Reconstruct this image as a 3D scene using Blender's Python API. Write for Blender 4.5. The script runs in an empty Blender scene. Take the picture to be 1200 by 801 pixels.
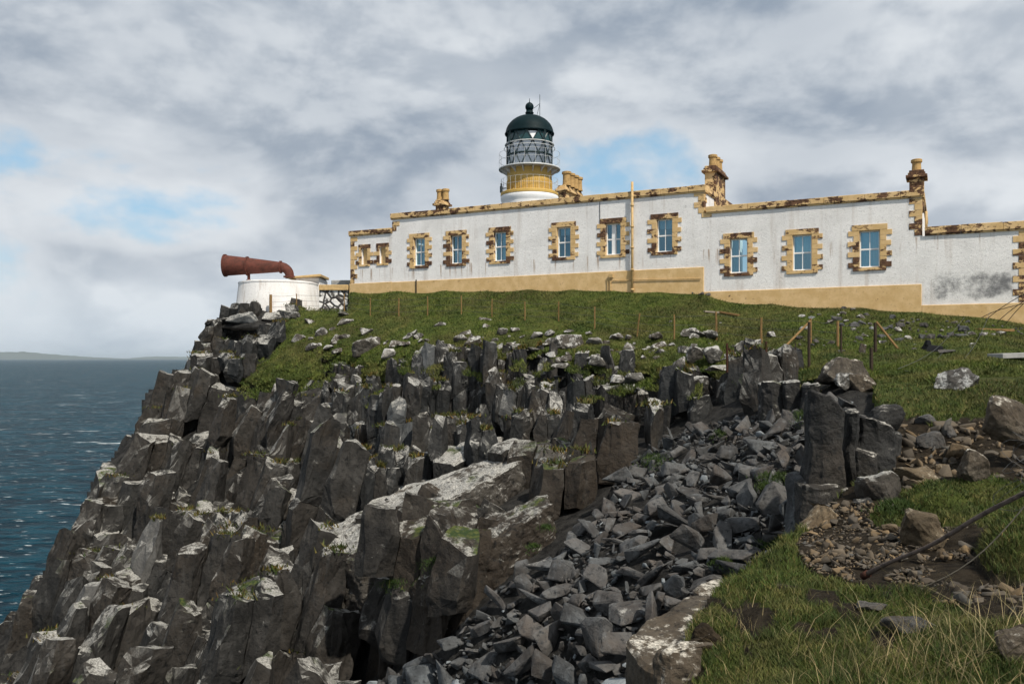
import bpy, bmesh, math, random
import numpy as np
from mathutils import Vector, Matrix, kdtree, noise as mnoise
from mathutils.geometry import points_in_planes

rng = np.random.RandomState(7)
random.seed(7)
F = 1000.0          # focal length in photo pixels (photo is 1200 wide)
CZ = 32.0           # eye height above the sea, metres
HY = 420.0          # row of the horizon
sc = bpy.context.scene
COL = sc.collection
RAD = math.radians


def at(px, py, Z):
    return np.array([(px - 600) / F * Z, Z, CZ + (HY - py) / F * Z])


# ------------------------------------------------------------------ objects
def tag(o, label=None, cat=None, group=None, kind=None):
    if label: o['label'] = label
    if cat: o['category'] = cat
    if group: o['group'] = group
    if kind: o['kind'] = kind
    return o


def empty(name, loc, label, cat, group=None):
    o = bpy.data.objects.new(name, None)
    COL.objects.link(o)
    o.empty_display_size = .2
    o.location = [float(v) for v in loc]
    return tag(o, label, cat, group)


def link_mesh(name, me, mats=(), parent=None, loc=None):
    o = bpy.data.objects.new(name, me)
    COL.objects.link(o)
    for m in (mats if isinstance(mats, (list, tuple)) else [mats]):
        me.materials.append(m)
    if parent: o.parent = parent
    if loc is not None: o.location = [float(v) for v in loc]
    return o


def origin_of(o):
    v = Vector((0, 0, 0))
    while o:
        v += o.location
        o = o.parent
    return np.array(v)


class MB:
    """collects shapes in world coordinates and builds ONE mesh object"""
    def __init__(s): s.v = []; s.f = []
    def add(s, vs, fs):
        b = len(s.v); s.v += [tuple(float(c) for c in p) for p in vs]
        s.f += [tuple(i + b for i in q) for q in fs]; return s
    def hexa(s, p):   # 8 points: bottom 4 ccw, top 4
        return s.add(p, [(3, 2, 1, 0), (4, 5, 6, 7), (0, 1, 5, 4), (1, 2, 6, 5), (2, 3, 7, 6), (3, 0, 4, 7)])
    def lathe(s, prof, c, seg=40, closed=False):
        c = np.array(c); vs = []; fs = []; n = len(prof)
        for k in range(seg):
            a = 2 * math.pi * k / seg
            for r, z in prof: vs.append(c + np.array([r * math.cos(a), r * math.sin(a), z]))
        for k in range(seg):
            k2 = (k + 1) % seg
            for i in range(n - 1 if not closed else n):
                j = (i + 1) % n
                fs.append((k * n + i, k2 * n + i, k2 * n + j, k * n + j))
        return s.add(vs, fs)
    def tube(s, pts, rad, seg=8, cap=True):
        pts = [np.array(p, float) for p in pts]
        rads = rad if isinstance(rad, (list, tuple)) else [rad] * len(pts)
        vs = []; fs = []; prev = None
        for i, p in enumerate(pts):
            d = pts[min(i + 1, len(pts) - 1)] - pts[max(i - 1, 0)]
            d = d / (np.linalg.norm(d) + 1e-9)
            if prev is None:
                u = np.cross(d, [0, 0, 1.0] if abs(d[2]) < .9 else [1.0, 0, 0])
            else:
                u = prev - d * prev.dot(d)
            u /= np.linalg.norm(u); prev = u
            w = np.cross(d, u)
            for k in range(seg):
                a = 2 * math.pi * k / seg
                vs.append(p + rads[i] * (u * math.cos(a) + w * math.sin(a)))
        for i in range(len(pts) - 1):
            for k in range(seg):
                k2 = (k + 1) % seg
                fs.append((i * seg + k, i * seg + k2, (i + 1) * seg + k2, (i + 1) * seg + k))
        if cap:
            fs.append(tuple(range(seg))[::-1]); fs.append(tuple((len(pts) - 1) * seg + k for k in range(seg)))
        return s.add(vs, fs)
    def build(s, name, mat, parent=None, smooth=False, bevel=0, seg=1):
        o0 = origin_of(parent) if parent else np.zeros(3)
        me = bpy.data.meshes.new(name)
        vs = np.array(s.v)
        if parent is None:
            o0 = np.array([vs[:, 0].mean(), vs[:, 1].mean(), vs[:, 2].min()])
        me.from_pydata([tuple(p) for p in vs - o0], [], s.f)
        bm = bmesh.new(); bm.from_mesh(me)
        bmesh.ops.recalc_face_normals(bm, faces=bm.faces); bm.to_mesh(me); bm.free()
        o = link_mesh(name, me, mat, parent, None if parent else o0)
        if smooth:
            me.polygons.foreach_set('use_smooth', [True] * len(me.polygons))
        if bevel:
            b = o.modifiers.new('bevel', 'BEVEL'); b.width = bevel; b.segments = seg; b.limit_method = 'ANGLE'
        return o


def tri_mesh(name, V, T, mat, parent=None, smooth=False):
    me = bpy.data.meshes.new(name)
    V = np.asarray(V, np.float32); T = np.asarray(T, np.int32); k = T.shape[1]
    me.vertices.add(len(V)); me.vertices.foreach_set('co', V.ravel())
    me.loops.add(T.size); me.loops.foreach_set('vertex_index', T.ravel())
    me.polygons.add(len(T)); me.polygons.foreach_set('loop_start', np.arange(0, T.size, k, dtype=np.int32))
    if smooth: me.polygons.foreach_set('use_smooth', np.ones(len(T), bool))
    me.update(calc_edges=True)
    return link_mesh(name, me, mat, parent)


# ------------------------------------------------------------------ materials
class NT:
    def __init__(s, tree): s.t = tree; s.l = tree.links
    def n(s, typ, ins=None, **props):
        nd = s.t.nodes.new(typ)
        for k, v in props.items(): setattr(nd, k, v)
        for k, v in (ins or {}).items():
            if hasattr(v, 'links') or isinstance(v, bpy.types.NodeSocket): s.l.new(v, nd.inputs[k])
            else: nd.inputs[k].default_value = v
        return nd
    def math(s, op, a, b=None, clamp=False):
        nd = s.n('ShaderNodeMath', operation=op, use_clamp=clamp)
        for i, v in enumerate((a, b)):
            if v is None: continue
            if isinstance(v, bpy.types.NodeSocket): s.l.new(v, nd.inputs[i])
            else: nd.inputs[i].default_value = v
        return nd.outputs[0]
    def ramp(s, fac, lo, hi, smooth=True):
        nd = s.n('ShaderNodeMapRange', interpolation_type='SMOOTHSTEP' if smooth else 'LINEAR')
        s.l.new(fac, nd.inputs['Value']); nd.inputs['From Min'].default_value = lo; nd.inputs['From Max'].default_value = hi
        return nd.outputs['Result']
    def mix(s, fac, a, b, mode='MIX'):
        nd = s.n('ShaderNodeMix', data_type='RGBA', blend_type=mode)
        for sock, v in ((nd.inputs[0], fac), (nd.inputs[6], a), (nd.inputs[7], b)):
            if isinstance(v, bpy.types.NodeSocket): s.l.new(v, sock)
            elif isinstance(v, (int, float)): sock.default_value = v
            else: sock.default_value = (*v, 1)
        return nd.outputs[2]
    def noise(s, vec, scale, detail=6, rough=.55, dist=0, out='Fac'):
        nd = s.n('ShaderNodeTexNoise', {'Vector': vec, 'Scale': scale, 'Detail': detail, 'Roughness': rough, 'Distortion': dist})
        return nd.outputs[0 if out == 'Fac' else 1]
    def vmul(s, vec, xyz):
        nd = s.n('ShaderNodeVectorMath', {0: vec, 1: xyz}, operation='MULTIPLY'); return nd.outputs[0]


def material(name):
    m = bpy.data.materials.new(name); m.use_nodes = True
    m.node_tree.nodes.clear()
    N = NT(m.node_tree)
    out = N.n('ShaderNodeOutputMaterial')
    bs = N.n('ShaderNodeBsdfPrincipled')
    N.l.new(bs.outputs[0], out.inputs[0])
    N.bs = bs; N.out = out
    geo = N.n('ShaderNodeNewGeometry'); N.geo = geo
    N.pos = geo.outputs['Position']
    N.m = m
    return N


def finish(N, color, rough=.8, bump=None, strength=.5, dist=.05, spec=.3):
    b = N.bs
    if isinstance(color, bpy.types.NodeSocket): N.l.new(color, b.inputs['Base Color'])
    else: b.inputs['Base Color'].default_value = (*color, 1)
    if isinstance(rough, bpy.types.NodeSocket): N.l.new(rough, b.inputs['Roughness'])
    else: b.inputs['Roughness'].default_value = rough
    b.inputs['Specular IOR Level'].default_value = spec
    if bump is not None:
        bn = N.n('ShaderNodeBump', {'Height': bump, 'Strength': strength, 'Distance': dist})
        N.l.new(bn.outputs[0], b.inputs['Normal'])
    return N.m


def rock_mat(name, dark, light, lichen=.56, lichen_col=(.36, .35, .32), brown=(.075, .052, .03), moss=.0, up=.25, scale=1.0, big=1.0, facet=1.1):
    N = material(name)
    p = N.pos
    isl = N.geo.outputs['Random Per Island']
    n1 = N.noise(p, 1.1 * scale, 8, .62)
    n2 = N.noise(p, 7 * scale, 9, .68)
    col = N.mix(N.ramp(n1, .35, .68), dark, light)
    col = N.mix(N.math('MULTIPLY', isl, .38), col, brown)
    col = N.mix(N.math('MULTIPLY', N.ramp(N.noise(p, .45 * scale, 5, .6), .5, .75), .6), col, brown)
    # mineral streaks following the steep joints
    st = N.noise(N.vmul(p, (6, 6, .8)), 1.0 * scale, 6, .6)
    col = N.mix(N.math('MULTIPLY', N.ramp(st, .52, .72), .35), col, tuple(c * 1.5 for c in light))
    col = N.mix(N.ramp(n2, .5, .3), col, tuple(c * .5 for c in dark))
    col = N.mix(N.ramp(isl, .93, .97), col, tuple(c * 2.2 for c in light))
    # lichen on upward faces
    sep = N.n('ShaderNodeSeparateXYZ', {0: N.geo.outputs['Normal']})
    upm = N.ramp(sep.outputs[2], up, up + .45)
    ln = N.math('ADD', N.math('MULTIPLY', N.noise(p, 1.6 * scale / big, 4, .5), .45), N.math('MULTIPLY', N.noise(p, 5.5 * scale, 10, .72), .55))
    lm = N.math('MULTIPLY', N.ramp(ln, lichen - .05, lichen + .035), upm)
    # few specks also on steep faces
    sp = N.math('MULTIPLY', N.ramp(N.noise(p, 4.2 * scale, 10, .7, .4), .60, .66), N.ramp(N.noise(p, .9, 3), .50, .64))
    lm = N.math('MAXIMUM', lm, N.math('MULTIPLY', sp, .42))
    lc = N.mix(N.ramp(N.noise(p, 23 * scale, 6, .7), .38, .62), tuple(c * .38 for c in lichen_col), lichen_col)
    col = N.mix(lm, col, lc)
    if moss > 0:
        mm = N.math('MULTIPLY', N.ramp(N.noise(p, .75, 8, .65), .62 - moss, .70 - moss), N.ramp(sep.outputs[2], .35, .75))
        gcol = N.mix(N.ramp(N.noise(p, 9, 6), .4, .62), (.020, .036, .009), (.065, .075, .018))
        col = N.mix(mm, col, gcol)
    cr = N.n('ShaderNodeTexVoronoi', {'Vector': N.n('ShaderNodeVectorMath', {0: p, 1: N.noise(p, 1.5, 4, out='Color')}, operation='ADD').outputs[0], 'Scale': 1.7 * scale}, feature='DISTANCE_TO_EDGE')
    crack = N.ramp(cr.outputs['Distance'], 0, .02)
    bump = N.math('ADD', N.math('MULTIPLY', n2, .7), N.math('MULTIPLY', N.noise(p, 34 * scale, 6, .7), .22))
    bump = N.math('ADD', bump, N.math('MULTIPLY', crack, .07))
    fv = N.n('ShaderNodeTexVoronoi', {'Vector': N.n('ShaderNodeVectorMath', {0: N.vmul(p, (1, 1, .55)), 1: N.n('ShaderNodeVectorMath', {0: N.noise(p, 2.5, 4, out='Color'), 1: (.35, .35, .35)}, operation='MULTIPLY').outputs[0]}, operation='ADD').outputs[0], 'Scale': 3.2 * scale}, feature='F1')
    bump = N.math('ADD', bump, N.math('MULTIPLY', fv.outputs['Distance'], facet))
    bump = N.math('ADD', bump, N.math('MULTIPLY', lm, .08))
    return finish(N, col, .82, bump, .75, .09 / scale, .25)


M = {}
M['cliff'] = rock_mat('cliff_rock', (.011, .0115, .0115), (.037, .036, .034), .485, lichen_col=(.37, .36, .33), brown=(.042, .030, .019), moss=.07, up=.30)
M['crag'] = rock_mat('crag_rock', (.010, .0115, .0125), (.031, .033, .034), .465, lichen_col=(.42, .41, .38), brown=(.042, .031, .020), moss=.05)
M['slab'] = rock_mat('slab_rock', (.020, .020, .020), (.060, .058, .053), .455, lichen_col=(.40, .39, .36), moss=.02, up=.35)
M['ledge'] = rock_mat('ledge_rock', (.012, .0115, .011), (.034, .031, .027), .53, lichen_col=(.34, .33, .30), brown=(.050, .034, .020), moss=.06)
M['scree'] = rock_mat('scree_stone', (.026, .030, .033), (.100, .110, .116), .63, brown=(.10, .075, .056), up=.5, scale=1.4)
M['pillar'] = rock_mat('pillar_rock', (.014, .0155, .0165), (.033, .035, .036), .535, brown=(.036, .028, .020), up=.45, lichen_col=(.42, .40, .36))
M['boulder'] = rock_mat('boulder_rock', (.035, .034, .031), (.10, .095, .085), .525, lichen_col=(.52, .51, .48), up=-.1, scale=1.9)
M['brown_rock'] = rock_mat('brown_rock', (.055, .042, .026), (.13, .10, .065), .57, lichen_col=(.36, .31, .23), brown=(.11, .065, .025), up=.1, scale=2)
M['near_rock'] = rock_mat('near_rock', (.035, .030, .024), (.09, .078, .062), .555, lichen_col=(.62, .58, .50), brown=(.08, .055, .03), up=.35, scale=2.2)
M['mottled'] = rock_mat('mottled_rock', (.030, .030, .030), (.085, .082, .075), .545, lichen_col=(.50, .50, .48), up=-.6, scale=1.7)
M['grey_slab'] = rock_mat('flat_slate', (.040, .043, .045), (.085, .088, .09), .66, up=.4, scale=2.5)


def gravel_mat():
    N = material('gravel_stone')
    isl = N.geo.outputs['Random Per Island']
    cr = N.n('ShaderNodeValToRGB', {0: isl}); e = cr.color_ramp.elements
    e[0].color = (.050, .040, .029, 1); e[1].color = (.21, .142, .072, 1)
    for pz, c in ((.3, (.085, .072, .055, 1)), (.55, (.145, .100, .053, 1)), (.8, (.070, .070, .066, 1))):
        x = cr.color_ramp.elements.new(pz); x.color = c
    n = N.noise(N.pos, 40, 6, .7)
    col = N.mix(N.ramp(n, .3, .7), cr.outputs[0], (.05, .04, .03)); 
    col = N.mix(.35, cr.outputs[0], col)
    return finish(N, col, .85, n, .5, .01)


M['gravel'] = gravel_mat()


def soil_mat():
    N = material('dark_soil'); n = N.noise(N.pos, 14, 8, .7)
    return finish(N, N.mix(N.ramp(n, .35, .65), (.012, .009, .006), (.045, .034, .022)), .95, n, .9, .06, .1)


M['soil'] = soil_mat()


def ground_mat():
    N = material('ground_cover')
    at_ = N.n('ShaderNodeAttribute', attribute_name='zone')
    sp = N.n('ShaderNodeSeparateColor', {0: at_.outputs['Color']})
    p = N.pos
    g = N.mix(N.ramp(N.noise(p, 2.2, 8, .65), .35, .68), (.040, .060, .013), (.095, .112, .026))
    g = N.mix(N.ramp(N.noise(p, .35, 5, .6), .45, .65), g, (.066, .062, .022))
    g = N.mix(N.ramp(N.noise(p, 9, 8, .7), .55, .72), g, (.025, .024, .012))
    soil = N.mix(N.ramp(N.noise(p, 6, 8, .7), .35, .65), (.013, .010, .007), (.046, .036, .024))
    rock = N.mix(N.ramp(N.noise(p, 3, 8, .7), .35, .65), (.014, .014, .014), (.05, .048, .045))
    col = N.mix(sp.outputs[0], rock, g)
    col = N.mix(sp.outputs[1], col, soil)
    h = N.math('ADD', N.noise(p, 14, 8, .75), N.math('MULTIPLY', N.noise(p, 3, 6, .6), .8))
    return finish(N, col, .95, h, .9, .12, .1)


M['ground'] = ground_mat()


def grass_mat(name, cols, scale=.5, dry=.6):
    N = material(name)
    isl = N.geo.outputs['Random Per Island']
    cr = N.n('ShaderNodeValToRGB', {0: isl}); e = cr.color_ramp.elements
    e[0].color = (*cols[0], 1); e[1].color = (*cols[-1], 1)
    for i, c in enumerate(cols[1:-1]):
        x = e.new((i + 1) / (len(cols) - 1)); x.color = (*c, 1)
    patch = N.ramp(N.noise(N.pos, scale, 6, .6), .42, .66)
    col = N.mix(N.math('MULTIPLY', patch, dry), cr.outputs[0], (.160, .142, .050))
    dk = N.ramp(N.noise(N.pos, scale * 2.7, 5, .6), .38, .62)
    col = N.mix(N.math('MULTIPLY', dk, .5), (.018, .034, .010), col) if False else N.mix(N.math('MULTIPLY', dk, .68), col, (.020, .036, .010))
    m = finish(N, col, .7, spec=.15)
    N.bs.inputs['Transmission Weight'].default_value = 0
    return m


M['grass'] = grass_mat('meadow_grass', [(.050, .086, .013), (.098, .132, .021), (.074, .108, .020), (.155, .145, .042)], .42, .8)
M['near_grass'] = grass_mat('bank_grass', [(.028, .058, .010), (.058, .088, .015), (.060, .076, .017), (.16, .125, .045)], 1.6, .6)
M['dry_grass'] = grass_mat('dry_grass', [(.26, .20, .10), (.36, .29, .16), (.20, .15, .07)], 1.2, .2)
M['moss'] = grass_mat('moss', [(.018, .040, .008), (.035, .062, .012), (.045, .070, .014)], 2.0, .1)
M['ledge_plant'] = grass_mat('ledge_plant', [(.030, .050, .010), (.060, .070, .015), (.15, .075, .018), (.05, .06, .016)], .9, .35)


def plain(name, col, rough=.6, nscale=None, amt=.3, spec=.4, metal=0, bump=0):
    N = material(name)
    c = col
    b = None
    if nscale:
        n = N.noise(N.pos, nscale, 7, .65)
        c = N.mix(N.math('MULTIPLY', N.ramp(n, .4, .7), amt), col, tuple(x * .35 for x in col)); b = n if bump else None
    m = finish(N, c, rough, b, bump or .3, .02, spec)
    N.bs.inputs['Metallic'].default_value = metal
    return m


def tan_mat(name='painted_stone', peel=.56, block=True):
    N = material(name)
    p = N.pos
    isl = N.geo.outputs['Random Per Island']
    base = N.mix(N.ramp(N.noise(p, 2.5, 6, .6), .35, .7), (.54, .365, .165), (.65, .46, .24))
    base = N.mix(N.ramp(N.noise(p, 14, 6, .6), .55, .75), base, (.40, .26, .12))
    dark = N.mix(N.ramp(N.noise(p, 9, 6, .65), .35, .65), (.045, .023, .015), (.15, .08, .045))
    n = N.math('ADD', N.noise(N.vmul(p, (1, 1, 1.8)), 2.2, 9, .72), N.math('MULTIPLY', N.math('SUBTRACT', isl, .5), .24 if block else .0))
    n = N.math('ADD', n, N.math('MULTIPLY', N.math('SUBTRACT', N.noise(p, .5, 3), .5), .5))
    f = N.ramp(n, peel - .01, peel + .03)
    col = N.mix(f, base, dark)
    return finish(N, col, .8, N.math('SUBTRACT', N.math('MULTIPLY', N.noise(p, 25, 6, .6), .3), N.math('MULTIPLY', f, .5)), .5, .02, .2)


M['tan'] = tan_mat('painted_stone', .555)
M['cope'] = tan_mat('coping_stone', .52, False)
M['plinth'] = tan_mat('painted_plinth', .70, False)
M['blind'] = tan_mat('blind_panel', .74, False)
M['chimney'] = tan_mat('chimney_stone', .485, False)
M['pot'] = plain('clay_pot', (.42, .27, .11), .8, 8, .6, .2)
M['frame'] = plain('white_paint', (.78, .78, .77), .45)
M['lantern_curtain'] = plain('lantern_curtain', (.80, .81, .82), .9, 2, .1)
M['curtain'] = plain('net_curtain', (.40, .47, .50), .9, 30, .3)
M['iron'] = plain('black_iron', (.012, .030, .032), .45, 5, .3)
M['dome'] = plain('dark_green_paint', (.002, .012, .015), .6, 3, .3, .12)
M['rail'] = plain('pale_rail_paint', (.55, .56, .55), .5, 20, .4)
M['tower_white'] = plain('tower_white', (.78, .78, .77), .6, 2.5, .12)
M['ochre'] = plain('ochre_paint', (.52, .335, .085), .65, 2.5, .25)
M['rust'] = None
M['post_wood'] = plain('post_wood', (.22, .135, .055), .85, 12, .5, .2)
M['dark_wood'] = plain('dark_post', (.045, .032, .022), .85, 14, .6, .2)
M['grey_wood'] = plain('weathered_wood', (.24, .21, .16), .85, 14, .5, .2)
M['wire'] = plain('fence_wire', (.035, .035, .035), .5, None, 0, .5)
M['concrete'] = plain('pale_concrete', (.30, .30, .29), .85, 5, .45, .2)
M['black_plastic'] = plain('black_plastic', (.010, .011, .013), .7, 6, .3, .1)
M['roof'] = plain('roof_felt', (.10, .10, .10), .9, 3, .4)
M['room'] = plain('room_wall', (.10, .10, .10), .9)
M['lens'] = plain('lens_glass', (.55, .62, .62), .15, None, 0, .8)
M['pipe'] = plain('painted_pipe', (.50, .34, .15), .6, 9, .5)
M['island'] = plain('island_heath', (.06, .07, .05), .95, .002, .4, .1)


def rust_mat():
    N = material('red_rusty_iron')
    n = N.noise(N.pos, 3.5, 9, .7); n2 = N.noise(N.pos, 11, 8, .7)
    c = N.mix(N.ramp(n, .38, .66), (.112, .034, .023), (.060, .021, .014))
    c = N.mix(N.ramp(n2, .58, .68), c, (.035, .015, .010))
    c = N.mix(N.ramp(n2, .36, .28), c, (.14, .06, .038))
    return finish(N, c, .75, n2, .5, .02, .25)


M['rust'] = rust_mat()
M['rust_dark'] = plain('dark_rust', (.055, .022, .014), .85, 14, .6, .2)


def harl_mat(name, mould=False):
    N = material(name)
    p = N.pos
    tc = N.n('ShaderNodeTexCoord').outputs['Object']     # house-local: x along wall, z up
    c = N.mix(N.ramp(N.noise(p, 1.1, 6, .6), .35, .7), (.80, .785, .765), (.70, .685, .665))
    c = N.mix(N.ramp(N.noise(p, 15, 8, .78), .53, .68), c, (.47, .455, .44))
    st = N.noise(N.vmul(p, (2.6, 2.6, .16)), 1.0, 6, .6)
    sz = N.n('ShaderNodeSeparateXYZ', {0: tc}).outputs[2]
    band = N.math('MULTIPLY', N.ramp(sz, 4.55, 4.45), N.ramp(sz, 3.7, 4.3)) if mould else .35
    st2 = N.noise(N.vmul(p, (5.5, 5.5, .22)), 1.0, 5, .6)
    c = N.mix(N.math('MULTIPLY', N.ramp(st, .54, .74), .5), c, (.42, .35, .29))
    c = N.mix(N.math('MULTIPLY', N.ramp(st2, .55, .68), band), c, (.34, .24, .17))
    c = N.mix(N.math('MULTIPLY', N.ramp(N.noise(p, 3.1, 10, .75), .60, .70), .5), c, (.36, .35, .34))
    if mould:
        s = N.n('ShaderNodeSeparateXYZ', {0: tc})
        a = N.math('MULTIPLY', N.ramp(s.outputs[0], 26.0, 27.0), N.ramp(s.outputs[0], 29.6, 28.9))
        b = N.math('MULTIPLY', N.ramp(s.outputs[2], 3.45, 2.85), N.ramp(s.outputs[2], 1.9, 2.3))
        mk = N.math('MULTIPLY', a, b)
        nn = N.noise(p, 1.7, 10, .72)
        thr = N.math('ADD', nn, N.math('MULTIPLY', mk, .30))
        c = N.mix(N.math('MULTIPLY', N.ramp(thr, .64, .94), .85), c, (.085, .088, .095))
    h = N.math('ADD', N.noise(p, 45, 5, .7), N.math('MULTIPLY', N.noise(p, 9, 5, .6), .5))
    return finish(N, c, .9, h, .7, .03, .15)


M['harl'] = harl_mat('white_harling', True)
M['horn_wall'] = harl_mat('whitewashed_render')


def glass_mat(name='window_glass', tint=(.62, .86, .92, 1), refl=.20, gcol=(.45, .80, 1, 1)):
    N = material(name)
    for nd in list(N.t.nodes):
        if nd.type == 'BSDF_PRINCIPLED': N.t.nodes.remove(nd)
    tr = N.n('ShaderNodeBsdfTransparent', {0: tint})
    gl = N.n('ShaderNodeBsdfGlossy', {0: gcol, 'Roughness': .03})
    fr = N.n('ShaderNodeFresnel', {'IOR': 1.52})
    mx = N.n('ShaderNodeMixShader', {0: N.math('ADD', fr.outputs[0], refl), 1: tr.outputs[0], 2: gl.outputs[0]})
    N.l.new(mx.outputs[0], N.out.inputs[0])
    return N.m


M['glass'] = glass_mat()
M['clear_glass'] = glass_mat('lantern_glass', (.97, .98, .99, 1), .03, (.9, .95, 1, 1))


def rubble_mat():
    N = material('whitewashed_rubble')
    v = N.n('ShaderNodeTexVoronoi', {'Vector': N.pos, 'Scale': 2.4}, feature='DISTANCE_TO_EDGE')
    v2 = N.n('ShaderNodeTexVoronoi', {'Vector': N.pos, 'Scale': 2.4}, feature='F1')
    w = N.math('MULTIPLY', N.ramp(v.outputs['Distance'], .05, .12), N.ramp(N.noise(N.pos, 3, 6, .6), .40, .5))
    c = N.mix(w, (.07, .065, .06), (.70, .69, .66))
    return finish(N, c, .85, N.ramp(v.outputs['Distance'], 0, .15), .8, .08, .2)


M['rubble'] = rubble_mat()


# ------------------------------------------------------------------ depth survey of the land
def rbf(ctrl, reg=1e-6):
    C = np.array(ctrl, float); X = C[:, :2] / 1000.0; w = 1.0 / C[:, 2]
    n = len(C)
    A = np.linalg.norm(X[:, None] - X[None], axis=2)
    Pm = np.c_[np.ones(n), X]
    K = np.zeros((n + 3, n + 3)); K[:n, :n] = A - reg * np.eye(n); K[:n, n:] = Pm; K[n:, :n] = Pm.T
    sol = np.linalg.solve(K, np.r_[w, 0, 0, 0])
    def f(px, py):
        px = np.asarray(px, float); py = np.asarray(py, float); sh = px.shape
        Q = np.c_[px.ravel(), py.ravel()] / 1000.0
        out = np.empty(len(Q))
        for i in range(0, len(Q), 20000):
            q = Q[i:i + 20000]
            d = np.linalg.norm(q[:, None] - X[None], axis=2)
            out[i:i + 20000] = d @ sol[:n] + sol[n] + q @ sol[n + 1:]
        return (1.0 / np.clip(out, 1 / 70., 1.)).reshape(sh)
    return f


UPPER = [(412, 341, 43.4), (520, 339, 41), (620, 338, 38.9), (720, 340, 37), (825, 344, 35.2), (836, 349.5, 34.9), (905, 356, 33.9), (1010, 361, 32.3), (1080, 366, 31.4), (465, 340.5, 42.1), (570, 339.5, 39.9), (670, 339.5, 37.8), (770, 341.5, 36.1), (1200, 380, 30.0), (1330, 394, 28.5),
         (434, 369, 40.3), (501, 369, 38.7), (577, 373, 36.8), (655, 379, 34.6), (746, 394, 31.8), (840, 398, 30), (892, 401, 28.5), (950, 403, 27), (1025, 413, 25), (1100, 410, 24.5), (1200, 418, 22.5), (1330, 425, 21),
         (1000, 445, 18.5), (1100, 450, 17), (1200, 450, 16.5), (1330, 455, 15.5), (2200, 350, 30), (2200, 390, 27), (2200, 425, 20), (2200, 455, 14.5), (1700, 392, 28), (1700, 425, 20.5), (1700, 455, 15)]
CA = UPPER + [(330, 362, 44.6), (300, 366, 42.8), (245, 374, 43), (240, 400, 42), (375, 362, 43.2), (395, 363, 42.6), (330, 420, 38.5), (300, 440, 37.5), (400, 415, 36.5), (440, 440, 33.5), (480, 420, 32.5), (560, 418, 31.5), (640, 416, 29.5), (700, 425, 28), (770, 428, 26.5), (830, 420, 26), (880, 432, 24), (930, 450, 20.5),
      (500, 470, 30.4), (600, 470, 28.4), (700, 470, 26.4), (780, 470, 24.6), (850, 465, 22), (920, 480, 18.8),
      (560, 540, 27.2), (640, 520, 25.8), (700, 515, 24.6), (760, 510, 23), (830, 495, 20.8), (890, 500, 18),
      (420, 600, 23.5), (500, 580, 23.7), (570, 550, 25.2), (610, 545, 24.3),
      (700, 560, 19.5), (800, 540, 18.5), (860, 520, 18), (900, 540, 16), (920, 600, 13.5), (760, 620, 15.5), (850, 650, 13), (700, 650, 15.2), (640, 700, 15), (560, 780, 15), (720, 740, 12.8), (480, 800, 16), (650, 800, 13.2), (800, 720, 12),
      (620, 590, 20), (690, 560, 20.3), (560, 640, 18), (500, 690, 17.5), (620, 640, 17.2), (470, 620, 20.5), (540, 740, 15.7),
      (200, 450, 39.5), (170, 470, 38.5), (130, 560, 35), (100, 620, 32.5), (40, 680, 30), (0, 740, 28.5), (-100, 820, 26), (250, 480, 36.5), (300, 500, 34.5), (380, 480, 33.5), (400, 540, 30), (300, 580, 30), (200, 580, 33), (150, 680, 29), (250, 680, 26), (340, 640, 26), (400, 680, 22), (330, 740, 21.5), (440, 750, 18.5), (400, 810, 18.5), (250, 790, 22), (100, 790, 26), (420, 900, 17), (200, 900, 20.5), (0, 900, 24.5), (600, 900, 12.5), (760, 850, 11.2), (-120, 920, 25), (1000, 600, 12.5), (1000, 700, 11), (1000, 900, 9.5)]
CB = UPPER + [(1040, 475, 15), (1100, 478, 14.5), (1170, 470, 14), (1300, 480, 13), (1050, 560, 11.9), (1120, 560, 11.9), (1200, 550, 11.9), (1300, 560, 11),
      (950, 625, 10.2), (1000, 640, 9.2), (1100, 620, 9.6), (1200, 610, 9.4), (1080, 680, 7.6), (1180, 690, 7.2), (1300, 650, 8), (860, 665, 8.9),
      (850, 690, 8), (900, 690, 7.4), (1000, 700, 7), (830, 760, 6.6), (900, 760, 6), (1000, 760, 5.5), (1100, 760, 5.2), (1200, 760, 5), (800, 820, 5.6), (1000, 820, 4.6), (1200, 820, 4.35), (1000, 900, 3.7), (1300, 900, 3.6), (760, 900, 4.9), (740, 760, 7.2), (730, 820, 6), (1380, 800, 4.4), (1380, 500, 12.5), (1700, 500, 12), (1700, 650, 7.4), (1700, 800, 4.4), (2200, 500, 11.5), (2200, 650, 7), (2200, 800, 4.3), (2200, 920, 3.4)]
DA = rbf(CA); DB = rbf(CB)

LAND = [(-160, 900), (-160, 850), (0, 745), (25, 700), (60, 655), (85, 620), (105, 565), (140, 520), (160, 500), (165, 470), (172, 456), (205, 446), (228, 425), (240, 395), (241, 374), (262, 370), (290, 362), (330, 356), (374, 362), (407, 362), (408.5, 338), (411, 326), (2300, 326), (2300, 960), (-160, 960)]
GRASS = [(345, 300), (411, 300), (825, 300), (1085, 300), (2300, 300), (2300, 480), (1130, 480), (1040, 458), (965, 440), (925, 436), (885, 424), (850, 432), (800, 432), (760, 440), (700, 436), (660, 420), (610, 416), (560, 424), (500, 422), (480, 416), (455, 442), (430, 446), (405, 425), (385, 412), (372, 440), (345, 456), (285, 452), (280, 436), (315, 420), (330, 400), (322, 385), (345, 372)]
SCREE = [(945, 468), (880, 490), (830, 498), (770, 513), (745, 540), (725, 570), (700, 600), (668, 640), (615, 672), (575, 700), (552, 730), (505, 770), (440, 800), (390, 960), (1000, 960), (1000, 470)]
BANK = [(800, 960), (792, 830), (796, 780), (806, 742), (826, 712), (856, 670), (905, 640), (935, 618), (960, 600), (1010, 560), (1035, 520), (1030, 480), (1022, 452), (1060, 440), (2300, 440), (2300, 960)]
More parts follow.
